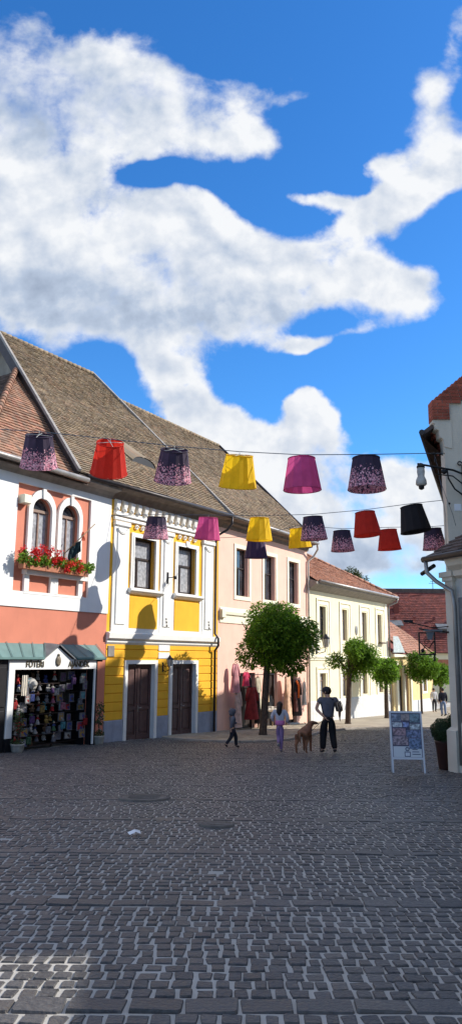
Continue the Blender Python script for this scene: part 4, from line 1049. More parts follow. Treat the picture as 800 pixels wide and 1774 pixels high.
# setts: real stones in rows, bands of larger slabs every 2.1 m
mc, nt, bs, out = new_mat('dark_basalt_setts')
tc = nd(nt, 'ShaderNodeTexCoord'); g = nd(nt, 'ShaderNodeNewGeometry')
rp_ = nd(nt, 'ShaderNodeValToRGB'); rp_.color_ramp.interpolation = 'CONSTANT'
hs = [(.050, .048, .046), (.064, .061, .058), (.041, .040, .041), (.078, .074, .070), (.056, .055, .056), (.070, .062, .055), (.047, .046, .046), (.100, .092, .084), (.036, .036, .037), (.070, .069, .069)]
el = rp_.color_ramp.elements
while len(el) < len(hs): el.new(.5)
for i, h in enumerate(hs): el[i].position = i / len(hs); el[i].color = (*h, 1)
nt.links.new(g.outputs['Random Per Island'], rp_.inputs[0])
n1 = nd(nt, 'ShaderNodeTexNoise'); n1.inputs['Scale'].default_value = 34; n1.inputs['Detail'].default_value = 9; nt.links.new(tc.outputs['Object'], n1.inputs['Vector'])
n2 = nd(nt, 'ShaderNodeTexNoise'); n2.inputs['Scale'].default_value = .45; n2.inputs['Detail'].default_value = 6; nt.links.new(tc.outputs['Object'], n2.inputs['Vector'])
c = mixc(nt, mth(nt, 'MULTIPLY_ADD', n1.outputs[0], 2.5, -.9, clamp=True), rp_.outputs[0], (.105, .101, .098))
c = mixc(nt, mth(nt, 'MULTIPLY_ADD', n2.outputs[0], 4, -2.0, clamp=True), c, (.105, .10, .097))
nt.links.new(c, bs.inputs['Base Color'])
nt.links.new(mth(nt, 'MULTIPLY_ADD', n1.outputs[0], .5, .22), bs.inputs['Roughness']); bs.inputs['Specular IOR Level'].default_value = .35
bp = nd(nt, 'ShaderNodeBump'); bp.inputs['Strength'].default_value = .8; bp.inputs['Distance'].default_value = .016; nt.links.new(n1.outputs[0], bp.inputs['Height']); nt.links.new(bp.outputs[0], bs.inputs['Normal'])
M['setts'] = mc

def stones(rows, name, seed, m, hh=.0):
    r = random.Random(seed); V = []; Fc = []
    for (y0, d, wmin, wmax, gap, xl, xr) in rows:
        x = xl - r.random() * wmax
        while x < xr:
            w = r.uniform(wmin, wmax); xa, xb = x, x + w; x = xb + gap * r.uniform(.75, 1.5)
            if r.random() < .0012: continue
            cy = y0 + d / 2 + .011 * math.sin(xa * 1.7 + y0 * 3) + r.uniform(-.006, .006); hd = d / 2 * r.uniform(.88, 1.0)
            cx = (xa + xb) / 2; hw = (xb - xa) / 2; z = gz(cy) + .009 + r.uniform(-.004, .005) + hh; tx, ty = r.uniform(-.04, .04), r.uniform(-.04, .04)
            k = r.uniform(.06, .22); q = .005
            out_ = []
            for sx_, sy_ in ((-1, -1), (1, -1), (1, 1), (-1, 1)):
                for t in (0, 1):
                    horiz = (sx_ * sy_ > 0) == (t == 0)
                    ax = sx_ * (hw if horiz else hw - k * min(hw, hd) * r.uniform(.7, 1.3)); ay = sy_ * ((hd - k * min(hw, hd) * r.uniform(.7, 1.3)) if horiz else hd)
                    out_.append((ax + r.uniform(-.007, .007), ay + r.uniform(-.006, .006)))
            o = len(V)
            for ax, ay in out_: V.append((cx + ax, cy + ay, gz(cy + ay) - .004))
            for ax, ay in out_: V.append((cx + ax * .985, cy + ay * .985, z - .006 + tx * ax + ty * ay))
            for ax, ay in out_: V.append((cx + ax * (1 - q / hw), cy + ay * (1 - q / hd), z - gz(cy) + gz(cy + ay) + tx * ax + ty * ay))
            n = 8
            for L in (0, 8):
                for i in range(n): Fc.append((o + L + i, o + L + (i + 1) % n, o + L + 8 + (i + 1) % n, o + L + 8 + i))
            Fc.append(tuple(o + 16 + i for i in range(n)))
    me = bpy.data.meshes.new(name); me.from_pydata(V, [], Fc); me.materials.append(M[m]); me.update()
    o = bpy.data.objects.new(name, me); COL.objects.link(o); o['kind'] = 'structure'
    return o
rows = []; slabs = []
y = 3.2; nextband = 4.28; 
while y < 37.1:
    xl, xr = max(-.34 * y - 2.2, facade_x(y) + .05), min(.34 * y + 2.2, 22)
    def cut(y, xl, xr):
        if y < 27.66: return [(xl, xr)]
        return [(a, b_) for a, b_ in ((xl, kerb_l(y) - .12), (kerb_r(y) + .12, xr)) if b_ > a + .1]
    if y > nextband:
        for a, b_ in cut(y, xl, xr): slabs.append((y, .19, .22, .30, .014, a, b_))
        y += .205; nextband += 2.12
    else:
        d = random.uniform(.105, .124) if y < 24 else .135
        for a, b_ in cut(y, xl, xr): rows.append((y, d, .062, .118, .018, a, b_))
        y += d + .019
stones(rows, 'cobblestones', 5, 'setts'); stones(slabs, 'paving_slab_bands', 6, 'setts', .004)
# small beige setts on the pavement near the kerb
def pv_rows():
    R_ = []; y = 27.9
    while y < 37.5:
        a, b_ = max(kerb_l(y) + .1, facade_x(y) + .05), kerb_r(y) - .1
        if b_ > 20: b_ = 12
        if b_ > a: R_.append((y, .17, .14, .22, .02, a, b_))
        y += .19
    return R_
so = stones(pv_rows(), 'pavement_setts', 9, 'sandpaving', .055)
for nm, xx, yy, rr in (('manhole_cover', -1.36, 13.0, .36), ('manhole_cover', -.16, 10.38, .17)):
    o = empty(nm, (xx, yy, gz(yy) + .022), 0, 'round rusty manhole cover set in the cobbles' if rr > .3 else 'small round iron valve cover set in the cobbles', 'manhole cover')
    o.rotation_euler = (-math.atan(.049), 0, 0)
    part(o, 'cover', mat('dark_cast_iron', (.16, .14, .12), .7, .3, 6, .6, 30, metal=.3), lambda b: (b.lathe([(rr, -.03), (rr, .012), (rr * .93, .016), (rr * .9, .008), (.001, .010)], n=28), [b.box(-rr * .7, rr * .7, -rr * .6 + k * rr * .24, -rr * .6 + k * rr * .24 + .03, .009, .016) for k in range(6)]))
    part(o, 'rim', mat('worn_rim', (.13, .115, .10), .8, .3, 6), lambda b: b.lathe([(rr + .06, -.03), (rr + .06, .012), (rr + .01, .014), (rr + .01, -.03)], n=28))
pp = empty('paper_scrap', (-1.11, 9.6, gz(9.6) + .03), .4, 'crumpled white paper scrap lying on the cobbles', 'litter')
part(pp, 'paper_sheet', 'paper', lambda b: b.add([(-.07, -.05, 0), (.0, -.06, .03), (.07, -.04, .0), (.08, .05, .02), (.01, .04, .04), (-.07, .05, .01)], [(0, 1, 4, 5), (1, 2, 3, 4)]))

# ================================================================== TREES
def tree(x, y, zb, zc, rx, rz_, trunk_r, nleaf, ls, label, seed, kind='round', lean=0., leafm='leaf', group='round clipped trees along the street'):
    OFF[2] = 0; r = random.Random(seed)
    o = empty('round_tree', (x, y, zb), 0, label, 'tree', group)
    H = zc - zb
    def f(b):
        zt = H - rz_ * .55
        b.tube([(0, 0, -.1), (0, 0, .12), (lean * .2, .01, zt * .5), (lean * .4, -.02, zt), (lean * .9, 0, H - rz_ * .1)], [trunk_r * 1.5, trunk_r * 1.1, trunk_r, trunk_r * .9, trunk_r * .5], 10)
        for k in range(9):
            a = k * 2.4; rr = rx * r.uniform(.5, .8); up = r.uniform(-.1, .6) * rz_
            b.tube([(lean * .4, 0, zt - .1 + .02 * k), (lean * .7 + rr * .4 * math.cos(a), rr * .4 * math.sin(a), H - rz_ * .35 + up * .3), (lean + rr * math.cos(a), rr * math.sin(a), H + up)], [trunk_r * .42, trunk_r * .3, trunk_r * .1], 6)
    part(o, 'trunk', 'bark', f)
    lobes = []
    for _ in range(20):
        d = Vector((r.gauss(0, 1), r.gauss(0, 1), r.gauss(0, 1))).normalized(); q = r.uniform(.38, .68)
        lobes.append((Vector((lean + d.x * rx * q, d.y * rx * q, H + d.z * rz_ * q)), r.uniform(.30, .46)))
    lobes.append((Vector((lean, 0, H)), .62))
    def f(b):
        for _ in range(nleaf):
            c, s = r.choice(lobes)
            d = Vector((r.gauss(0, 1), r.gauss(0, 1), r.gauss(0, 1))).normalized(); q = s * (r.random() ** .35) * 1.04
            p = c + Vector((d.x * rx * q, d.y * rx * q, d.z * rz_ * q))
            # sprig: three leaflets hanging out and down
            out_ = Vector((d.x, d.y, d.z * .3 - .25)).normalized()
            for k in range(2):
                s2 = ls * r.uniform(.6, 1.25); pp_ = p + Vector((r.gauss(0, .4), r.gauss(0, .4), r.gauss(0, .4))) * ls
                t = (out_ + Vector((r.gauss(0, .5), r.gauss(0, .5), r.gauss(0, .45)))).normalized(); u = t.cross(Vector((r.gauss(0, .5), r.gauss(0, .5), 1))).normalized(); w_ = t.cross(u)
                q4 = [pp_ - t * s2, pp_ + u * s2 * .40 + w_ * .15 * s2, pp_ + t * s2, pp_ - u * s2 * .40 + w_ * .15 * s2]
                b.add([tuple(v) for v in q4], [(0, 1, 2, 3)])
    part(o, 'crown', leafm, f)
    return o
tree(1.30, 30.9, gz(30.9) + .05, 2.30, 1.88, 1.58, .14, 15000, .085, 'largest round leafy tree, in front of the pink house', 11, lean=.42)
tree(5.9, 39.6, gz(39.6) + .05, 1.62, 1.42, 1.22, .13, 6200, .085, 'dark round tree in front of cream house, left of the next tree', 12, lean=.3)
tree(9.15, 46.2, gz(46.2) + .05, .92, 1.12, 1.0, .12, 4000, .09, 'small bright green round tree at the right end of cream house', 13)
tree(12.9, 53.2, gz(53.2) + .05, 1.15, 1.5, 1.3, .07, 4300, .10, 'round tree on thin pale trunk before the ochre house', 14)
tree(16.3, 61, gz(61) + .05, .35, 1.4, 1.25, .10, 3000, .11, 'farthest round tree partly hidden by the right corner house', 15)
t_ = tree(9.3, 60.5, -2, 7.3, 1.7, 1.8, .2, 2600, .14, 'olive green treetop rising behind the cream house roof', 16, leafm='leafolive', group=None)
t_.name = 'tall_tree'

# planter with clipped box ball
OFF[2] = 0
zb = gz(18.8)
pl_ = empty('potted_shrub', (4.99, 18.55, gz(18.55)), 0, 'clipped dark green box ball in tall tapered brown pot by corner house', 'potted plant')
part(pl_, 'pot', 'potdark', lambda b: b.lathe([(.001, 0), (.14, 0), (.15, .05), (.20, .55), (.22, .62), (.22, .66), (.19, .66), (.18, .6), (.001, .6)], n=20))
def f(b):
    r = random.Random(2)
    for _ in range(5200):
        d = Vector((r.gauss(0, 1), r.gauss(0, 1), r.gauss(0, 1))).normalized(); q = .305 * (1 - .22 * r.random() ** 2) * (1 + .05 * math.sin(7 * d.x + 5 * d.z))
        leaf(b, Vector((0, 0, .86)) + d * q, .017, r, d)
        if r.random() < .12: leaf(b, Vector((.2, .05, 1.12)) + Vector((r.gauss(0, .05), r.gauss(0, .05), r.gauss(0, .06))), .02, r)
    b.ball((0, 0, .86), .24, 14, 10)
part(pl_, 'foliage_ball', 'box', f)

# ================================================================== A-BOARD
OFF[2] = 0
zA = gz(17.9)
ab = empty('sandwich_board', (3.97, 17.95, zA), rad(-4), 'white framed A-board with photo collage standing on the cobbles', 'sign board')
tilt = math.atan2(.30, 1.30)
def AB(x, y, z): return (x, y + z * math.tan(tilt) * 1.0, z)     # front leaf leans back
def fb_(b, x0, x1, z0, z1, ya, yb):
    vs = [AB(x, y, z) for z in (z0, z1) for x, y in ((x0, ya), (x1, ya), (x1, yb), (x0, yb))]
    b.add(vs, [(0, 3, 2, 1), (4, 5, 6, 7), (0, 1, 5, 4), (1, 2, 6, 5), (2, 3, 7, 6), (3, 0, 4, 7)])
OFFY = -.30
alu = mat('white_aluminium', (.62, .62, .64), .45, .05, 5, metal=.1)
def f(b):
    fb_(b, -.36, -.325, 0, 1.32, OFFY - .02, OFFY + .02); fb_(b, .325, .36, 0, 1.32, OFFY - .02, OFFY + .02)
    fb_(b, -.325, .325, 1.28, 1.32, OFFY - .02, OFFY + .02); fb_(b, -.325, .325, .30, .34, OFFY - .02, OFFY + .02)
part(ab, 'front_frame', alu, f)
def f(b):
    for x in (-.34, .34): b.tube([(x, .03, 1.30), (x, -.02, .0)], .016, 6)
    b.tube([(-.34, .0, .5), (.34, .0, .5)], .012, 6)
part(ab, 'rear_legs', alu, f)
part(ab, 'poster_panel', mat('poster_dark_ground', (.11, .09, .13), .35, .5, 9), lambda b: fb_(b, -.325, .325, .34, 1.28, OFFY - .004, OFFY + .01))
rr_ = random.Random(5)
pics = [(-.31, -.11, 1.10, 1.25, (.18, .20, .26)), (-.10, .08, 1.12, 1.26, (.20, .14, .12)), (.09, .31, 1.08, 1.26, (.09, .14, .16)), (-.30, -.09, .98, 1.08, (.45, .47, .50)), (-.07, .06, .98, 1.08, (.15, .18, .35)),
        (.08, .31, .93, 1.05, (.38, .40, .40)), (-.30, -.02, .80, .95, (.24, .12, .13)), (.0, .31, .76, .91, (.10, .12, .22)), (-.31, .02, .60, .78, (.22, .14, .15)), (.04, .31, .52, .74, (.07, .11, .20)), (-.31, .31, .345, .57, (.60, .60, .60))]
for i, (a, c_, z0, z1, colr) in enumerate(pics):
    m, nt, bs, out = new_mat('poster_photo'); tc = nd(nt, 'ShaderNodeTexCoord'); n = nd(nt, 'ShaderNodeTexNoise'); n.inputs['Scale'].default_value = 14 + i; n.inputs['Detail'].default_value = 3
    nt.links.new(tc.outputs['Object'], n.inputs['Vector']); r = nd(nt, 'ShaderNodeValToRGB'); nt.links.new(n.outputs[0], r.inputs[0])
    e = r.color_ramp.elements; e[0].position = .38; e[0].color = (*[x * .5 + .03 for x in colr], 1); e[1].position = .62; e[1].color = (*[min(.7, x * 1.5 + .10) for x in colr], 1)
    if i == 10: e[0].color = (*colr, 1); e[1].color = (*colr, 1)
    nt.links.new(r.outputs[0], bs.inputs['Base Color']); bs.inputs['Roughness'].default_value = .35
    part(ab, 'poster_photo', m, lambda b: fb_(b, a, c_, z0, z1, OFFY - .008 - (.001 if i % 2 else 0), OFFY - .0045))
ink = mat('dark_ink', (.05, .06, .12), .5)
def f(b):
    for q in ((-.06, .02), (.09, .02)):
        pass
    fb_(b, -.07, .06, .355, .46, OFFY - .011, OFFY - .0085); 
    for k in range(3): fb_(b, .10, .28 - .03 * k, .40 + .05 * k, .415 + .05 * k, OFFY - .011, OFFY - .0085)
part(ab, 'printed_emblem', ink, f)
part(ab, 'printed_emblem_mark', alu, lambda b: (fb_(b, -.055, .045, .37, .445, OFFY - .013, OFFY - .0115)))
seal = part(ab, 'printed_seal', ink, lambda b: b.lathe([(.045, 0), (.045, .003), (.028, .003), (.028, 0)], n=14))
seal.location = AB(-.005, OFFY - .014, .515); seal.rotation_euler = (PI / 2 - tilt, 0, 0)

# ================================================================== LAMPSHADES ON CABLES
def shade_mat(kind):
    colr = {'red': (.60, .035, .02), 'yellow': (.85, .56, .015), 'magenta': (.62, .095, .27), 'black': (.012, .012, .016), 'dark': (.045, .025, .065), 'petal': (.035, .022, .05)}[kind]
    if kind != 'petal':
        return mat('lampshade_fabric_' + kind, colr, .8, .10, 5, .3, 90, trans=.42 if kind not in ('black', 'dark') else .08)
    m, nt, bs, out = new_mat('lampshade_fabric_petals'); tc = nd(nt, 'ShaderNodeTexCoord')
    sp_ = nd(nt, 'ShaderNodeSeparateXYZ'); nt.links.new(tc.outputs['Object'], sp_.inputs[0])
    vo = nd(nt, 'ShaderNodeTexVoronoi'); vo.inputs['Scale'].default_value = 22; dn = nd(nt, 'ShaderNodeTexNoise'); dn.inputs['Scale'].default_value = 30; nt.links.new(tc.outputs['Object'], dn.inputs['Vector'])
    dv = nd(nt, 'ShaderNodeVectorMath', operation='MULTIPLY_ADD'); nt.links.new(dn.outputs[1], dv.inputs[0]); dv.inputs[1].default_value = (.05, .05, .05); nt.links.new(tc.outputs['Object'], dv.inputs[2])
    nt.links.new(dv.outputs[0], vo.inputs['Vector'])
    vh = nd(nt, 'ShaderNodeTexVoronoi'); vh.inputs['Scale'].default_value = 38; nt.links.new(dv.outputs[0], vh.inputs['Vector'])
    dens = mth(nt, 'MULTIPLY_ADD', sp_.outputs[2], -2.3, -.52, clamp=True)      # z runs 0 (top) .. -.8 (bottom)
    wn = nd(nt, 'ShaderNodeSeparateColor'); nt.links.new(vo.outputs['Color'], wn.inputs[0])
    wm = nd(nt, 'ShaderNodeSeparateColor'); nt.links.new(vh.outputs['Color'], wm.inputs[0])
    k1 = mth(nt, 'MULTIPLY', mth(nt, 'LESS_THAN', wn.outputs[0], dens), mth(nt, 'LESS_THAN', vo.outputs['Distance'], .50))
    k2 = mth(nt, 'MULTIPLY', mth(nt, 'LESS_THAN', wm.outputs[0], mth(nt, 'MULTIPLY', dens, .8)), mth(nt, 'LESS_THAN', vh.outputs['Distance'], .46))
    k = mth(nt, 'MAXIMUM', k1, k2)
    pc_ = mixc(nt, wn.outputs[1], (.62, .20, .28), (.85, .50, .58))
    c = mixc(nt, k, colr, pc_)
    nt.links.new(c, bs.inputs['Base Color']); bs.inputs['Roughness'].default_value = .8
    t = nd(nt, 'ShaderNodeBsdfTranslucent'); nt.links.new(c, t.inputs['Color']); mx = nd(nt, 'ShaderNodeMixShader'); mx.inputs[0].default_value = .22
    nt.links.new(bs.outputs[0], mx.inputs[1]); nt.links.new(t.outputs[0], mx.inputs[2]); nt.links.new(mx.outputs[0], out.inputs['Surface'])
    return m
SM = {k: shade_mat(k) for k in ('red', 'yellow', 'magenta', 'black', 'dark', 'petal')}
protos = {}
def shade(kind, top, tx, ty, rz0, label, sc=1.):
    if kind not in protos:
        OFF[2] = 0
        o = empty('lampshade', (0, 0, 0), 0)
        n, rt, rb_, h = 12, .335, .475, .80
        def f(b):
            vs = []; N = n * 2
            for (rr, z, th) in ((rt, 0, 0), (rt + (rb_ - rt) * .5, -h * .5, 0), (rb_, -h, 0), (rb_ - .006, -h, 0), (rt - .006, 0, 0)):
                for k in range(N):
                    a = 2 * PI * k / N; q = rr * (1. if k % 2 == 0 else .945)
                    zz = z + (.018 if (z < -.7 and k % 2) else 0)
                    vs.append((q * math.cos(a), q * math.sin(a), zz))
            fs = []
            for L in range(2):
                for k in range(N): fs.append((L * N + k, L * N + (k + 1) % N, (L + 1) * N + (k + 1) % N, (L + 1) * N + k))
            b.add(vs, fs)
        part(o, 'fabric', SM[kind], f)
        trim = SM[kind]
        part(o, 'top_band', trim, lambda b: b.tube([(rt * math.cos(a * PI / 12), rt * math.sin(a * PI / 12), 0) for a in range(25)], .014, 6))
        part(o, 'bottom_band', trim, lambda b: (b.tube([(rb_ * .985 * math.cos(a * PI / 12), rb_ * .985 * math.sin(a * PI / 12), -h + .008) for a in range(25)], .012, 6)))
        part(o, 'wire_spider', 'frost' if kind != 'black' else 'iron', lambda b: ([b.tube([(0, 0, .02), (rt * math.cos(a), rt * math.sin(a), 0)], .008, 5) for a in (0, PI / 2, PI, 3 * PI / 2)], b.ball((0, 0, .02), .04, 8, 5, (1, 1, .4)), b.tube([(0, 0, .0), (0, 0, .10)], .008, 5)))
        protos[kind] = o; new = o
    else:
        new = copy_tree(protos[kind])
    new.location = top; new.rotation_euler = (rad(tx), rad(ty), rz0); new.scale = (sc,) * 3
    new.rotation_mode = 'ZYX'; tag(new, label, 'lampshade', 'giant lampshades strung on cables across the street')
    return new
r1 = [('petal', -4.80, 7.03, 26, 4, 'purple petal-printed lampshade, leftmost, hanging over the white house gutter'), ('red', -3.02, 6.85, 33, 6, 'only red lampshade on the front cable, left of the purple one'),
      ('petal', -1.42, 6.68, 26, 4, 'purple petal-printed lampshade between the red and yellow ones, front cable'), ('yellow', .20, 6.55, 19, 3, 'yellow lampshade on the front cable, left of the magenta one'),
      ('magenta', 1.74, 6.48, 1, -1, 'magenta lampshade on the front cable against the sky'), ('petal', 3.34, 6.50, -1, 0, 'black petal-printed lampshade at the right end of the front cable')]
for i, (k, x, z, tx, ty, lb_) in enumerate(r1): shade(k, (x, 18.5, z), tx, ty, i * .37, lb_)
r2 = [('petal', 271, -2.67, 27.2, 6.56, 6, 2, 'petal-printed lampshade in front of the yellow house cornice, upper left'), ('magenta', 360, -.80, 26.9, 6.5, 6, 3, 'magenta lampshade on the middle cable, before the yellow house gutter'),
      ('yellow', 450, 1.0, 26.5, 6.42, 3, 1, 'yellow lampshade on the middle cable, directly above a dark one'), ('petal', 541, 2.82, 26.1, 6.40, 2, -3, 'petal-printed lampshade overlapping a yellow one, middle cable'),
      ('red', 632, 4.50, 25.4, 6.44, -2, -5, 'red lampshade on the middle cable, tilted, upper of the two reds'), ('black', 726, 5.90, 24.7, 6.52, -2, -8, 'plain black tilted lampshade near the street lantern')]
for i, (k, px, x, y_, z, tx, ty, lb_) in enumerate(r2): shade(k, (x, y_, z), tx, ty, i * .41 + .2, lb_, 1.06 if k == 'black' else .98)
r3 = [('dark', .98, 29.5, 6.16, 4, 0, 'plain dark purple lampshade mostly hidden behind the yellow one'), ('yellow', 2.60, 29.3, 6.56, 9, -6, 'yellow lampshade behind the petal-printed one, above the pink house'),
      ('petal', 4.22, 28.9, 6.38, 0, -2, 'petal-printed lampshade left of the two red ones, lowest cable'), ('red', 5.95, 28.7, 6.41, 2, -3, 'red lampshade on the rear cable, lower of the two reds'),
      ('petal', 7.55, 28.4, 6.40, 0, -4, 'petal-printed lampshade half hidden behind the black one')]
for i, (k, x, y_, z, tx, ty, lb_) in enumerate(r3): shade(k, (x, y_, z), tx, ty, i * .53 + .5, lb_, .95)
def cable(pts, label, name='cable'):
    b = MB((0, 0, 0)); P_ = []
    for a, c_ in zip(pts, pts[1:]):
        for k in range(5):
            q = k / 5; P_.append(tuple(a[i] + (c_[i] - a[i]) * q for i in range(3)))
    P_.append(pts[-1]); b.tube(P_, .011, 5)
    o = b.build('cable', 'cable'); tag(o, label, 'cable', 'cables strung across the street'); return o
cable([(-9.6, 18.5, 7.4)] + [(x, 18.5, z + .10) for _, x, z, *_r in r1] + [(4.9, 18.8, 6.72), (5.44, 19.0, 6.78)], 'front thin steel cable carrying six giant lampshades')
cable([(-4.3, 27.15, 6.6)] + [(x, y_, z + .10) for _, px, x, y_, z, *_r in r2] + [(8.2, 23.9, 6.75)], 'middle thin steel cable starting at the yellow house edge')
cable([(-.9, 32.3, 6.6)] + [(x, y_, z + .10) for _, x, y_, z, *_r in r3] + [(9.2, 28.1, 6.6)], 'rear thin steel cable starting between yellow and pink houses')

# ================================================================== CLOTHES SHOP DISPLAY AT THE PINK HOUSE
def dress(x, z, h, w, c, label, v=.25, c2=None):
    OFF[2] = 0
    o = empty('hanging_garment', FP.w(x, -v, z), FP.rz + random.uniform(-.5, .5), label, 'garment', 'clothes displayed outside the pink house')
    def f(b):
        n = 18; rowsn = 8; vs = []
        for j in range(rowsn + 1):
            q = j / rowsn; ww = w * (.42 + .58 * q ** .8) if q > .15 else w * (.55 - .5 * q)
            for k in range(n):
                a = 2 * PI * k / n; rr = 1 + .10 * math.sin(5 * a + j * .3) * q
                vs.append((ww / 2 * rr * math.cos(a), ww * .28 * rr * math.sin(a), -h * q))
        b.add(vs, [(j * n + k, j * n + (k + 1) % n, (j + 1) * n + (k + 1) % n, (j + 1) * n + k) for j in range(rowsn) for k in range(n)], True)
        for s in (-1, 1): b.tube([(s * w * .2, 0, -.03), (s * w * .38, -.02, -h * .25), (s * w * .42, -.03, -h * .42)], [w * .12, w * .1, w * .09], 8)
    part(o, 'garment_body', cloth(c, 'garment_cloth', var=.3, scale=5), f)
    part(o, 'coat_hanger', 'iron', lambda b: b.tube([(-w * .25, 0, 0), (0, 0, .06), (w * .25, 0, 0)], .01, 5) and b.tube([(0, 0, .06), (0, .0, .16), (.03, .0, .2)], .007, 5))
    if c2: part(o, 'scarf', cloth(c2, 'scarf_cloth'), lambda b: b.tube([(-.08, -w * .15, -.02), (.0, -w * .3, -.25), (-.05, -w * .34, -h * .5)], [.05, .06, .05], 6))
    return o
for a in ((1.0, 1.35, 1.2, .5, (.55, .25, .27), 'long pale pink scarf hanging at the left corner of pink house', .3), (1.15, .2, 1.5, .45, (.60, .42, .36), 'cream and peach shawl hanging low by the pink house corner', .35),
          (1.9, .35, 1.35, .75, (.22, .02, .02), 'dark red dress on display left of the tree', .6), (1.75, 1.0, .6, .4, (.6, .05, .12), 'bright pink top hanging high left of the tree', .4),
          (2.9, .75, 1.5, .6, (.42, .38, .28), 'cream knitted dress hanging left of the tree trunk', .35), (2.45, .1, 1.3, .55, (.06, .045, .035), 'dark brown coat hanging beside the cream knitted dress', .6),
          (3.7, .95, 1.3, .62, (.48, .33, .20), 'beige dress hanging just left of the tree trunk', .3), (4.1, -.1, 1.0, .6, (.02, .02, .022), 'black trousers hanging low left of the tree trunk', .3),
          (5.9, .75, 2.0, .75, (.62, .40, .27), 'long peach dress hanging right of the tree trunk', .35), (6.25, .0, .9, .4, (.10, .035, .03), 'dark red bag hanging before the peach dress', .6)):
    dress(*a)
dress(6.9, .55, 1.7, .6, (.03, .025, .025), 'dark dress with orange scarf hanging right of tree', .35, (.65, .14, .03))
dress(7.35, .45, 1.1, .38, (.50, .48, .44), 'white blouse hanging next to the dark dress', .55)
ra = empty('clothes_rail', FP.w(2.0, -.5, gz(33.8)), FP.rz, 'low clothes rail with folded goods left of largest tree', 'clothes rail')
def f(b):
    for x in (0, 2.2): b.tube([(x, 0, .05), (x, 0, 2.35)], .02, 6)
    b.tube([(0, 0, 2.35), (2.2, 0, 2.35)], .02, 6)
part(ra, 'rail', 'iron', f)
part(ra, 'display_table', 'wood', lambda b: (b.box(.5, 1.9, -.5, -.05, .75, .8), [b.box(x, x + .05, y, y + .05, 0.05, .75) for x in (.5, 1.85) for y in (-.5, -.1)]))
part(ra, 'folded_goods', cloth((.45, .40, .34), 'folded', var=.4, scale=9), lambda b: [b.bbox(.55 + .27 * k, .78 + .27 * k, -.45, -.12, .8, .86 + .05 * (k % 3), .01) for k in range(5)])

